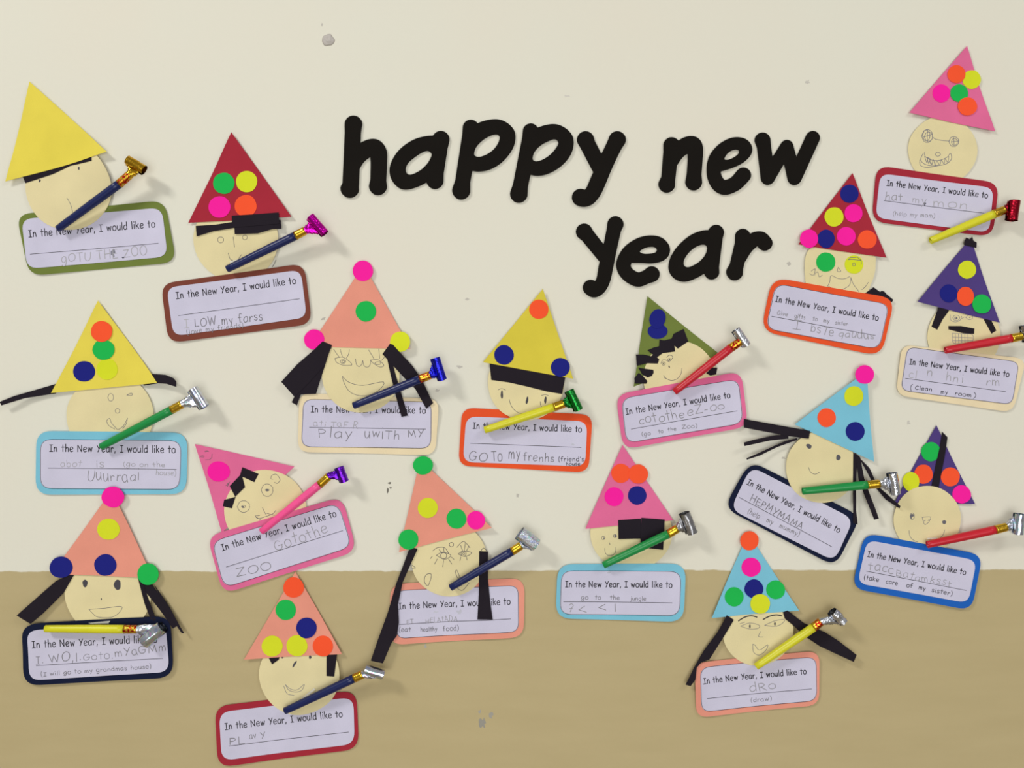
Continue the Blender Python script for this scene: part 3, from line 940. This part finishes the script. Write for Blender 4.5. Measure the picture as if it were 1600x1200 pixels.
F_(dict(seed=9, crop=(570, 700, 3.531), label='peach hat with three green stickers, long black hair strip hanging left, above a peach card',
 hat=('peach', [(306, 62), (702, 436), (190, 572)]), dots=[('g', 322, 95, 55, 51), ('y', 348, 330, 55), ('g', 506, 389, 55), ('p', 614, 396, 50), ('g', 242, 503, 55)],
 face=('e', 465, 612, 207, 208),
 hair=[(5, [(250, 545), (293, 555), (250, 650), (210, 740), (185, 860), (190, 960), (180, 1030), (150, 1070), (105, 1178), (38, 1163), (80, 1040), (130, 900), (175, 745), (215, 640)]),
       (4, [(632, 568), (680, 570), (680, 720), (690, 830), (706, 943), (622, 943), (630, 780)])],
 lift=[(60, 1160, 7, 30), (665, 940, 3, 20), (702, 436, 5, 18)],
 marks=[[(395, 592), (430, 575), (475, 592), (440, 614), (395, 592)], [(375, 568), (400, 550), (440, 550), (463, 582)], [(400, 612), (385, 640)], [(372, 598), (362, 610)], [(435, 620), (430, 655)], [(462, 612), (480, 640)], [(478, 602), (492, 615)],
        [(410, 560), (425, 578)], [(435, 552), (438, 576)], [(515, 585), (545, 568), (590, 578), (555, 598), (515, 585)], [(508, 548), (545, 515), (580, 550)], [(528, 535), (540, 568)], [(555, 525), (548, 568)], [(575, 540), (560, 570)], [(530, 600), (525, 622)], [(560, 600), (565, 618)],
        [(498, 682), (508, 675), (522, 712), (512, 718), (498, 682)], [(330, 712), (345, 695), (368, 700), (350, 758), (330, 740), (330, 712)], [(640, 568), (655, 550), (672, 565)], [(510, 775), (540, 785), (575, 745)], [(262, 645), (280, 660), (262, 662)]],
 rings=[(435, 594, 17), (545, 583, 14), (478, 533, 12), (545, 583, 6)], pg=88, pw=.8, smudge=[(520, 905, 12, 14, 190), (390, 905, 14, 6, 195)],
 card=('peach', [(140, 750), (882, 718), (878, 1045), (140, 1085)], 85), panel=([(170, 785), (848, 758), (850, 1015), (176, 1050)], 55, True),
 text=[(188, 888), (808, 862)], line=[(190, 972), (805, 942)], hand=[('ET', (232, 970), (275, 968), 17, 150), ('HELAtADA', (335, 966), (515, 955), 19, 158, .2), ('(eat', (190, 1012), (258, 1012), 16, 108, .05), ('healthy', (308, 1012), (402, 1010), 15, 108, .05), ('food)', (432, 1010), (522, 1006), 17, 108, .05)]))
F_(dict(seed=10, crop=(940, 450, 4.616), label='olive green hat with two overlapping blue stickers, curly black hair scraps, above a pink card',
 hat=('olive', [(330, 60), (852, 480), (228, 712)]), hat_lay=0, face_lay=1, card_lay=2, dots=[('n', 404, 312, 72, 54, 0, 0), ('n', 403, 222, 58, 70, .25, 1)],
 face=('e', 560, 642, 260, 258),
 hair=[(2, [(505, 365), (520, 330), (592, 295), (625, 385), (550, 437), (525, 415), (530, 458), (440, 470), (400, 500), (415, 515), (405, 545), (330, 543), (250, 562), (245, 480), (300, 480), (355, 492), (370, 482), (330, 450), (375, 430), (415, 420), (418, 372), (450, 378)]),
       (2, [(262, 575), (330, 585), (372, 590), (374, 612), (360, 635), (330, 645), (290, 625)]), (2, [(232, 650), (265, 612), (300, 640), (328, 672), (320, 690), (235, 690)]), (2, [(750, 615), (790, 575), (828, 575), (820, 625), (780, 632)])],
 lift=[(245, 500, 4, 15), (245, 660, 4, 12), (810, 590, 4, 12)],
 rings=[(447, 545, 12), (490, 517, 12, 9)], dark=[(447, 545, 5, 5), (492, 517, 4, 5), (488, 568, 5, 8, -.3)], pg=95,
 marks=[[(428, 545), (440, 520), (465, 520), (490, 535)], [(470, 500), (490, 484), (515, 495), (505, 515)], [(452, 640), (470, 655), (505, 667), (545, 655), (572, 620), (580, 578)], [(448, 630), (452, 640), (460, 655)]],
 card=('pink', [(100, 768), (1005, 600), (1055, 1000), (155, 1165)], 105), panel=([(140, 795), (985, 655), (1020, 975), (175, 1120)], 85, True),
 text=[(175, 912), (932, 790)], line=[(212, 1017), (975, 886)],
 hand=[('cotothe', (272, 982), (610, 930), 40, 142, .18), ('eZ-oo', (620, 920), (900, 862), 38, 148, .15), ('(go', (290, 1068), (360, 1058), 18, 128, .05), ('to', (410, 1048), (450, 1042), 17, 128, .05), ('the', (478, 1035), (545, 1025), 17, 128, .05), ('Zoo)', (580, 1015), (695, 1005), 18, 128, .05)]))
F_(dict(seed=11, crop=(850, 680, 4.0), label='pink hat with two overlapping orange stickers, square black fringe, above a light blue card',
 hat=('pink', [(490, 60), (806, 530), (257, 583)]), hat_lay=2, face_lay=0, card_lay=1, dots=[('o', 480, 238, 60), ('o', 588, 242, 61, 60, 0, 1), ('p', 437, 384, 59), ('n', 582, 376, 58)],
 face=('e', 545, 605, 256, 240), hair=[(3, [(463, 530), (605, 520), (608, 645), (465, 648)]), (4, [(608, 515), (752, 525), (743, 715), (600, 700)])],
 rings=[(370, 642, 11, 10), (443, 630, 10, 10)], dark=[(374, 644, 4, 4), (445, 630, 6, 8)], dg=110, marks=[[(410, 672), (412, 684)], [(380, 706), (383, 735), (400, 750), (425, 750), (445, 735), (450, 700)]], pg=95,
 card=('sky', [(85, 805), (888, 802), (872, 1168), (72, 1145)], 105), panel=([(108, 845), (858, 850), (848, 1128), (98, 1120)], 75, True),
 text=[(133, 948), (805, 952)], line=[(122, 1040), (800, 1047)],
 hand=[('go', (232, 1025), (282, 1026), 18, 118, .05), ('to', (318, 1026), (360, 1027), 18, 118, .05), ('the', (412, 1027), (478, 1028), 17, 118, .05), ('jungle', (540, 1032), (642, 1035), 17, 118, .05),
       ('?', (155, 1100), (195, 1100), 38, 155), ('<', (215, 1112), (280, 1112), 38, 150), ('<', (335, 1100), (400, 1102), 36, 140), ('l', (440, 1100), (460, 1100), 32, 135)], smudge=[(405, 858, 12, 5, 185)]))
F_(dict(seed=12, crop=(1340, 60, 3.531), label='pink hat with five clustered stickers, bald face, dark red card, top right',
 hat=('pink', [(600, 44), (754, 515), (282, 412)]), hat_lay=2, face_lay=0, card_lay=1, dots=[('y', 628, 228, 51), ('o', 543, 199, 49, 49, 0, .9), ('p', 461, 304, 50), ('g', 559, 303, 49, 49, 0, .9), ('o', 603, 377, 53, 50, 0, 1.7)],
 face=('e', 470, 616, 190, 187), rings=[(385, 538, 30, 36), (380, 535, 20, 30), (392, 542, 22, 26), (533, 568, 26, 28), (536, 570, 16, 20), (445, 638, 14, 11)],
 marks=[[(412, 540), (430, 555), (470, 562), (510, 565)], [(385, 510), (385, 570)], [(360, 545), (410, 530)], [(533, 545), (535, 590)], [(520, 570), (562, 565)],
        [(372, 628), (375, 650), (405, 668), (450, 672), (495, 655), (515, 632), (520, 665), (490, 692), (440, 700), (400, 700), (365, 688), (350, 665), (365, 632)], [(385, 655), (395, 690), (400, 660), (412, 695), (420, 668), (432, 700), (440, 672), (455, 698), (465, 670), (480, 692), (485, 662), (500, 682), (505, 650)],
        [(372, 650), (385, 685), (390, 655), (405, 690)], [(345, 670), (350, 700), (390, 710), (450, 700)]], pg=128, pw=.9,
 card=('maroon', [(105, 700), (782, 797), (745, 1095), (78, 1010)], 85), panel=([(125, 745), (750, 825), (725, 1072), (98, 990)], 60, False),
 text=[(158, 812), (720, 882)], line=[(145, 895), (697, 965)], hand=[('hat', (150, 890), (255, 898), 28, 152, .1), ('my', (300, 903), (385, 918), 26, 160, .1), ('mon', (415, 925), (620, 945), 28, 168, .12), ('(help my mom)', (195, 975), (430, 990), 15, 145, .1)], smudge=[(371, 914, 7, 10, 110)]))
F_(dict(seed=13, crop=(1180, 260, 4.0), label='dark red hat with seven stickers, stickers for eyes, above an orange card, no blower',
 hat=('maroon', [(606, 43), (816, 572), (265, 490)]), hat_lay=2, face_lay=0, card_lay=1,
 dots=[('n', 587, 172, 57), ('y', 492, 316, 60), ('p', 614, 293, 56), ('p', 331, 454, 57, 58, 0, .9), ('n', 441, 454, 55, 58), ('p', 568, 437, 58), ('o', 697, 458, 58)],
 face=('p', [(345, 512), (316, 555), (308, 620), (312, 690), (325, 740), (420, 790), (560, 800), (690, 790), (725, 730), (745, 670), (750, 610), (742, 560), (640, 530), (500, 508), (400, 505)]),
 face_dots=[('g', 441, 598, 60), ('y', 617, 613, 57)], hair=[(0, [(680, 800), (700, 785), (740, 755), (780, 785), (790, 778), (805, 782), (820, 800), (860, 835), (850, 850), (740, 820)])],
 marks=[[(452, 752), (468, 720), (475, 682), (520, 700), (560, 702), (592, 688)], [(600, 692), (598, 720), (585, 748), (540, 770), (500, 768), (460, 748)], [(520, 630), (537, 655), (515, 655), (520, 630)], [(600, 695), (615, 735), (650, 782)], [(706, 725), (690, 750), (668, 770)],
        [(350, 655), (375, 640), (370, 670), (390, 660), (400, 690), (420, 680)], [(340, 670), (355, 680), (375, 676)]], pg=118,
 card=('orange', [(105, 693), (872, 825), (790, 1188), (36, 1030)], 110), panel=([(125, 732), (838, 862), (775, 1145), (65, 1015)], 75, True),
 text=[(122, 845), (772, 965)], line=[(102, 937), (750, 1057)], lift=[(850, 840, 3, 12)],
 hand=[('Give', (135, 925), (205, 938), 17, 138, .05), ('gifts', (245, 945), (315, 957), 17, 138, .05), ('to', (358, 962), (392, 968), 17, 138, .05), ('my', (425, 972), (468, 978), 15, 138, .05), ('sister', (500, 985), (580, 997), 15, 138, .05),
       ('I', (232, 1015), (300, 1025), 38, 152), ('bsTe', (345, 1030), (500, 1058), 32, 150, .18), ('qaudus', (520, 1060), (750, 1085), 30, 156, .2)]))
F_(dict(seed=14, crop=(1370, 360, 4.139), label='purple hat with black tuft at its tip, black moustache, above a cream card, right edge',
 hat=('purple', [(606, 50), (788, 597), (258, 462)]), hat_lay=2, face_lay=0, card_lay=1, dots=[('y', 582, 254, 58), ('n', 462, 408, 58), ('o', 571, 427, 54, 62, 0, .9), ('g', 673, 477, 60, 62, 0, 1.7)],
 hat_hair=[[(575, 48), (600, 60), (612, 40), (620, 68), (642, 80), (640, 115), (560, 95), (562, 70)]],
 face=('e', 562, 685, 235, 230), hair=[(1, [(395, 500), (475, 500), (462, 525), (425, 575), (390, 642), (352, 622)]), (1, [(670, 540), (735, 580), (768, 648), (738, 668), (712, 620)]), (1, [(463, 618), (545, 618), (630, 635), (628, 670), (560, 665), (465, 640)])],
 rings=[(515, 565, 22, 18), (512, 567, 10, 8), (600, 562, 20, 15)], dark=[(515, 567, 5, 5), (602, 562, 4, 4)], dg=105,
 marks=[[(475, 545), (480, 580), (510, 592), (540, 580), (550, 555)], [(550, 570), (570, 560), (585, 570)], [(490, 665), (495, 725), (540, 732), (612, 728), (620, 675), (550, 668), (490, 665)], [(492, 690), (620, 695)], [(492, 712), (618, 715)]] + [[(510 + 20 * i, 668), (512 + 20 * i, 728)] for i in range(5)], pg=140,
 card=('cream', [(158, 738), (966, 830), (880, 1178), (122, 1065)], 80), panel=([(192, 752), (920, 850), (875, 1128), (150, 1035)], 60, True),
 text=[(205, 865), (857, 948)], line=[(182, 957), (833, 1043)],
 hand=[('cl', (205, 950), (265, 955), 30, 175), ('n', (320, 935), (370, 940), 34, 160), ('hn', (445, 970), (535, 985), 34, 165, .15), ('i', (545, 985), (575, 992), 30, 165), ('rm', (705, 1000), (805, 1008), 32, 160),
       ('(', (212, 1030), (232, 1033), 22, 66, 0), ('Clean', (245, 1028), (360, 1042), 17, 66, .05), ('my', (412, 1055), (462, 1060), 17, 66, .05), ('room', (505, 1065), (618, 1078), 17, 66, .05), (')', (622, 1080), (650, 1083), 20, 66, 0)]))
F_(dict(seed=15, crop=(1120, 560, 3.635), base=3.4, label='light blue hat, black pigtail strips on both sides, beside a steeply tilted navy card',
 hat=('sky', [(840, 74), (886, 585), (435, 374)]), dots=[('p', 829, 92, 53), ('y', 770, 214, 53, 56), ('o', 617, 336, 53), ('n', 780, 414, 53)], face=('e', 590, 617, 200, 203),
 hair=[(5, [(150, 343), (522, 410), (515, 455), (400, 440), (147, 392)]), (4, [(143, 475), (200, 460), (330, 435), (400, 430), (400, 455), (300, 465), (145, 495)]), (3, [(158, 563), (240, 530), (380, 470), (450, 450), (450, 462), (340, 502), (240, 548), (160, 572)]),
       (3, [(770, 535), (795, 550), (785, 700), (782, 860), (790, 940), (765, 930), (768, 700)]), (3.8, [(780, 535), (808, 560), (830, 680), (905, 905), (878, 910), (835, 790), (800, 690)]),
       (3, [(800, 560), (860, 620), (905, 720), (960, 770), (1030, 835), (1024, 848), (950, 800), (885, 720), (845, 640)])],
 lift=[(145, 480, 5, 20), (160, 565, 5, 20), (890, 905, 5, 22), (1025, 840, 4, 14)], dark=[(518, 498, 15, 14, -.4), (686, 562, 13, 16)], dg=90, marks=[[(517, 618), (530, 645), (555, 657), (580, 645)]], pg=100,
 card=('navy', [(185, 580), (812, 893), (672, 1182), (38, 848)], 88), panel=([(190, 612), (770, 910), (665, 1150), (75, 855)], 70, False),
 text=[(165, 712), (692, 990)], line=[(122, 787), (650, 1068)],
 hand=[('HEPMYMAMA', (182, 808), (485, 975), 27, 118, .1), ('(help', (170, 875), (240, 912), 18, 128, .05), ('my', (278, 925), (318, 945), 17, 128, .05), ('mummy)', (352, 958), (465, 1012), 17, 128, .05)]))
F_(dict(seed=16, crop=(1310, 650, 3.872), label='purple hat with a black strip up it, above a bright blue card',
 hat=('purple', [(592, 56), (825, 532), (335, 530)]), hat_lay=0, face_lay=2.7, card_lay=3.5, dots=[('g', 559, 216, 57, 58), ('o', 516, 352, 56, 58), ('y', 439, 397, 51, 58, 0, .7), ('o', 678, 368, 57), ('p', 744, 473, 55)],
 hat_hair=[[(625, 95), (658, 128), (652, 180), (642, 250), (605, 440), (560, 440), (590, 290), (612, 190)]],
 face=('e', 533, 627, 203, 206), dark=[(437, 607, 5, 18), (447, 600, 6, 9), (638, 642, 12, 12)], dg=105, marks=[[(505, 612), (555, 610), (545, 640), (520, 655), (505, 612)], [(425, 692), (432, 728), (455, 752), (480, 762)], [(641, 688), (632, 718), (605, 745)], [(515, 635), (525, 630)], [(540, 632), (548, 625)]],
 rings=[(444, 605, 13, 20)], pg=122,
 card=('blue', [(155, 706), (870, 838), (802, 1175), (80, 1042)], 90), panel=([(170, 748), (832, 872), (780, 1130), (112, 1010)], 65, False),
 text=[(170, 848), (768, 960)], line=[(165, 937), (768, 1053)],
 hand=[('tacc', (175, 925), (340, 955), 34, 148, .15), ('Batamksst', (345, 965), (685, 1032), 24, 150, .2), ('(take', (150, 985), (245, 1002), 17, 66, .05), ('care', (285, 1012), (360, 1022), 17, 66, .05), ('of', (408, 1032), (450, 1040), 17, 66, .05), ('my', (482, 1045), (528, 1055), 17, 66, .05), ('sister)', (560, 1062), (688, 1085), 17, 66, .05)]))
F_(dict(seed=17, crop=(1060, 820, 3.872), label='light blue hat with six stickers, dark arched brows, above a peach card, lower right',
 hat=('sky', [(420, 50), (725, 515), (198, 560)]), hat_lay=3, face_lay=2, dots=[('o', 427, 94, 56, 58), ('p', 438, 255, 58), ('n', 455, 386, 57), ('g', 335, 434, 57), ('g', 586, 391, 56), ('y', 492, 476, 59, 59, 0, 1)],
 face=('e', 478, 638, 213, 214), hair=[(4, [(290, 543), (333, 572), (262, 690), (185, 812), (135, 828), (108, 860), (98, 930), (68, 968), (38, 958), (90, 860), (150, 760), (230, 650)]),
       (4, [(628, 525), (655, 514), (755, 590), (880, 645), (960, 695), (1063, 775), (1045, 817), (850, 730), (760, 670), (690, 605), (640, 565)])],
 lift=[(50, 950, 5, 22), (1050, 790, 9, 30)], bold=[[(362, 580), (400, 558), (440, 550), (475, 558)], [(512, 572), (550, 552), (590, 543), (622, 548)]], dark=[(432, 613, 5, 11), (582, 598, 5, 11)],
 marks=[[(375, 612), (430, 594), (488, 607), (480, 627), (430, 630), (375, 612)], [(370, 598), (400, 588)], [(520, 608), (580, 580), (634, 570), (632, 588), (590, 612), (520, 608)], [(497, 645), (485, 675), (512, 678)], [(450, 722), (463, 728), (490, 758), (540, 725), (528, 760), (490, 788), (458, 775), (450, 745), (450, 722)]], pg=118,
 card=('peach', [(95, 835), (850, 760), (852, 1090), (108, 1168)], 80), panel=([(128, 862), (832, 795), (838, 1063), (138, 1133)], 65, True),
 text=[(150, 960), (778, 900)], line=[(172, 1050), (805, 992)], hand=[('dRo', (435, 1015), (605, 988), 33, 150, .1), ('(draw)', (440, 1075), (570, 1062), 16, 130, .05)]))
for d in FIGS:
    figure(d)

# ------------------------------------------------------------------ party blowers
def ring(c_, u, v, a, b, n=22, amp=0.0, seed=0):
    out = []
    for i in range(n):
        t = 2 * math.pi * i / n
        k = 1 + amp * noise.noise(Vector((math.cos(t) * 2, math.sin(t) * 2, seed)))
        out.append(c_ + u * (a * k * math.cos(t)) + v * (b * k * math.sin(t)))
    return out


def loft(name, rings, mat, parent, org, closed_ends=False, smooth=True):
    V = []; F = []
    n = len(rings[0])
    for r in rings:
        V += [W(*p) for p in r]
    for i in range(len(rings) - 1):
        for j in range(n):
            F.append((i * n + j, i * n + (j + 1) % n, (i + 1) * n + (j + 1) % n, (i + 1) * n + j))
    if closed_ends:
        F.append(tuple(reversed(range(n)))); F.append(tuple((len(rings) - 1) * n + j for j in range(n)))
    return finish(name, V, F, mat, parent, smooth, org)


def blower(crop, p0, p1, p2, ra, rb, rr, tube, rollmat, band, label, z0=13, z1=24, tape=None, crinkle=.07, r=6.6, flip=1):
    x0, y0, s = crop

    def P(p, z):
        x, y = wpt(x0 + p[0] / s, y0 + p[1] / s, z)
        return Vector((x, y, z))
    L01 = math.hypot(p1[0] - p0[0], p1[1] - p0[1]); L02 = math.hypot(p2[0] - p0[0], p2[1] - p0[1])
    z2 = z1
    zt = z0 + (z2 - z0) * L01 / L02
    a, b, e = P(p0, z0), P(p1, zt), P(p2, z2)
    org_p = a
    org = W(a.x, a.y, a.z)
    root = bpy.data.objects.new('party_blower', None)
    root.empty_display_size = 0.02
    COL.objects.link(root); root.location = org
    root['label'] = label
    root['category'] = 'party blower'
    root['group'] = 'party blowers taped to the paper characters'
    ax = (b - a).normalized()
    u = ax.cross(Vector((0, 0, 1))).normalized()
    v = u.cross(ax).normalized()
    r0 = r * .84
    sd = len(bpy.data.objects)
    rings = [ring(a + ax * 5, u, v, r0 * .78, r0 * .72), ring(a, u, v, r0 * .8, r0 * .74), ring(a - ax * .3, u, v, r0 * .92, r0 * .86), ring(a, u, v, r0, r0 * .94)]
    L = (b - a).length
    for k in range(1, 13):
        t = k / 12
        rad = r0 + (r - r0) * min(1, t * 1.5)
        rings.append(ring(a + (b - a) * t, u, v, rad * (1 + .012 * math.sin(k * 2.1 + sd)), rad))
    rings.append(ring(b, u, v, r * .8, r * .8))
    loft('mouth_tube', rings, tube_mat('tube_' + tube, TUBE[tube]), root, org)
    # metal band, a little wider than the tube
    rb1 = r * 1.02; rb2 = r * .98
    rings = [ring(b - ax * .2, u, v, r * .86, r * .86), ring(b - ax * .2, u, v, rb1 + .25, rb1 + .25)]
    for k in range(1, 7):
        t = k / 6
        rings.append(ring(b + (e - b) * t, u, v, rb1 + (rb2 - rb1) * t + .22 * math.cos(k * 2.6), rb1 + (rb2 - rb1) * t, 22, .03, k))
    rings.append(ring(e + ax * .2, u, v, r * .84, r * .84))
    bm_ = foil('band_gold', (214, 172, 52), .24, bump=.12, scale=300) if not band else foil('band_gold_red', (220, 178, 55), .3, red=True, bump=.12)
    bo = loft('band', rings, bm_, root, org)
    bo['label'] = 'gold band' + (' with red lettering' if band else '')
    # coiled foil: a spiral wound around the axis ra-rb
    R = rr / s
    zr = max(z2 + 2, R + 9)
    A_, B_ = P(ra, zr), P(rb, zr - 1)
    w = (B_ - A_); wl = w.length; w.normalize()
    toward = ((A_ + B_) / 2 - e); toward = (toward - w * toward.dot(w)).normalized()
    up = w.cross(toward).normalized() * flip
    NT, NL = 64, 12
    V = []; F = []
    for j in range(NL + 1):
        q = j / NL
        cpos = A_ + (B_ - A_) * q
        for i in range(NT + 1):
            t = i / NT
            ang = -math.pi + t * 2 * math.pi * 2.6
            rad = R * (1 - .58 * t)
            n_ = noise.noise(Vector((math.cos(ang) * 2.4 + sd, math.sin(ang) * 2.4, q * 3.2 + t)))
            n2 = noise.noise(Vector((math.cos(ang) * 5 + sd, math.sin(ang) * 5, q * 9)))
            rad *= 1 + crinkle * n_ + crinkle * .5 * n2
            tel = (t * .18) * R * (1 if flip > 0 else -1)
            V.append(W(*(cpos + toward * (rad * math.cos(ang)) + up * (rad * math.sin(ang)) + w * (tel + n_ * crinkle * 3))))
    m_ = NT + 1
    for j in range(NL):
        for i in range(NT):
            F.append((j * m_ + i, j * m_ + i + 1, (j + 1) * m_ + i + 1, (j + 1) * m_ + i))
    ro = finish('foil_roll', V, F, rollmat, root, True, org)
    # crumpled neck between band and roll
    mid = (A_ + B_) / 2 - toward * (R * .86)
    side = toward.cross(w).normalized()
    rings = []
    for k in range(11):
        t = k / 10
        cpt = e + (mid - e) * t + ax * (math.sin(t * math.pi) * 1.0)
        uu = (u.lerp(w if u.dot(w) > 0 else -w, t)).normalized()
        vv = (v.lerp(side if v.dot(side) > 0 else -side, t)).normalized()
        wa = r * .92 + (wl * .36 - r * .92) * (t ** 1.3)
        wb_ = r * .92 * (1 - t) + 1.6 * t
        rings.append(ring(cpt, uu, vv, wa, wb_, 26, .42 * math.sin(t * math.pi) + .06, k * .7 + sd))
    loft('foil_neck', rings, rollmat, root, org)
    if tape:
        q = [P(p, 5.8) for p in tape]
        tp = finish('clear_tape', [W(*p) for p in q] + [W(p.x, p.y, p.z - .3) for p in q], [(0, 1, 2, 3), (7, 6, 5, 4), (0, 4, 5, 1), (1, 5, 6, 2), (2, 6, 7, 3), (3, 7, 4, 0)], TAPE, root, False, org)
        tp['label'] = 'clear tape'
    return root


m, nt, b = base_mat('clear_tape')
b.inputs['Base Color'].default_value = (.95, .95, .93, 1)
b.inputs['Roughness'].default_value = .12
b.inputs['Alpha'].default_value = .4  # raised opacity: the white stands in for the bright glint on the tape
TAPE = m

SILV = foil('foil_silver', (205, 208, 216), .26, bump=.6)
HOLO = foil('foil_hologram', (212, 214, 226), .24, holo=True, bump=.22, scale=260)
GLIT = foil('foil_glitter', (214, 218, 226), .3, holo=True, scale=900, bump=1.2)
GREYF = foil('foil_grey', (165, 165, 168), .34, bump=.5, scale=300)
GOLD = foil('foil_gold', (214, 166, 44), .2, bump=.5)
MAG = foil('foil_magenta', (214, 20, 178), .26, bump=.5)
BLUE = foil('foil_blue', (42, 44, 200), .26, bump=.5)
GRN = foil('foil_green', (36, 134, 56), .26, bump=.5)
PUR = foil('foil_purple', (106, 32, 190), .26, bump=.5)
RED = foil('foil_red', (150, 22, 40), .28, bump=.4)

blower((0, 110, 3.637), (330, 900), (680, 643), (738, 592), (722, 508), (818, 566), 31, 'navy', GOLD, 1, 'blower with navy tube and all-gold foil roll, taped over the olive green card', z1=30)
blower((240, 190, 3.43), (395, 790), (762, 611), (815, 583), (838, 508), (917, 600), 27, 'navy', MAG, 0, 'blower with navy tube and magenta foil roll, above the brown card', z1=27,
       tape=[(408, 748), (470, 733), (475, 745), (412, 762)])
blower((0, 460, 3.635), (575, 865), (977, 655), (1037, 622), (1092, 535), (1158, 640), 34, 'green', HOLO, 0, 'blower with green tube, over the light blue card at the left', z1=25)
blower((420, 400, 3.75), (497, 877), (887, 721), (948, 697), (975, 596), (1017, 726), 30, 'navy', BLUE, 1, 'blower with navy tube and royal blue foil roll, over a cream card', z1=26)
blower((700, 440, 3.871), (222, 898), (640, 760), (703, 737), (733, 658), (790, 776), 31, 'yellow', GRN, 0, 'blower with yellow tube and green foil roll, over the orange card in the middle', z1=20)
blower((290, 680, 4.8), (570, 722), (1007, 368), (1075, 308), (1150, 240), (1190, 348), 38, 'pink', PUR, 0, 'blower with pink tube and purple foil roll, over the pink card at the left', z1=24, r=6.4)
blower((10, 750, 3.637), (222, 845), (672, 848), (745, 848), (782, 925), (888, 835), 40, 'yellow', HOLO, 1, 'blower lying level with yellow tube, crumpled silver foil, on the lower left navy card', z0=14, z1=17, crinkle=.22,
       tape=[(465, 812), (590, 800), (580, 815), (480, 818)])
blower((310, 880, 3.75), (508, 865), (915, 673), (965, 650), (975, 622), (1082, 655), 32, 'navy', HOLO, 0, 'blower with navy tube and smooth silver foil roll, over the bottom dark red card', z1=25,
       tape=[(605, 790), (678, 732), (684, 742), (612, 800)])
blower((570, 700, 3.531), (474, 770), (815, 569), (865, 536), (854, 468), (945, 536), 42, 'navy', GLIT, 0, 'blower with navy tube and square glittery silver foil roll, over a peach card', z1=26)
blower((940, 450, 4.616), (525, 750), (933, 432), (1003, 384), (968, 300), (1045, 415), 36, 'red', SILV, 1, 'blower with red tube and narrow silver foil, on the pink card below the word year', z1=28)
blower((850, 680, 4.0), (372, 812), (778, 617), (835, 583), (877, 485), (925, 613), 38, 'green', GREYF, 0, 'blower with green tube and crumpled grey foil, between pink hat and light blue card', z1=25, crinkle=.2)
blower((1340, 60, 3.531), (402, 1116), (752, 970), (812, 946), (866, 893), (850, 1003), 34, 'yellow', RED, 0, 'blower with yellow tube and dark red foil roll, at the upper right dark red card', z1=20, z0=9)
blower((1370, 360, 4.139), (443, 775), (870, 698), (938, 684), (960, 612), (982, 720), 38, 'red', GREYF, 0, 'blower with red tube over the cream card at the right edge, foil cut off', z1=22)
blower((1120, 560, 3.635), (487, 754), (855, 718), (925, 712), (995, 650), (1015, 770), 32, 'green', SILV, 0, 'blower with green tube and silver foil roll, beside the steeply tilted navy card', z0=15, z1=24)
blower((1310, 650, 3.872), (537, 778), (950, 688), (1018, 671), (1095, 590), (1085, 712), 36, 'red', HOLO, 0, 'blower with red tube and silver foil at the right edge, above the bright blue card', z1=24,
       tape=[(538, 738), (598, 735), (598, 744), (538, 747)])
blower((1060, 820, 3.872), (470, 858), (818, 620), (862, 586), (930, 525), (995, 590), 34, 'yellow', SILV, 1, 'blower with yellow tube and crumpled silver foil, over the peach card at the lower right', z1=26, crinkle=.18)
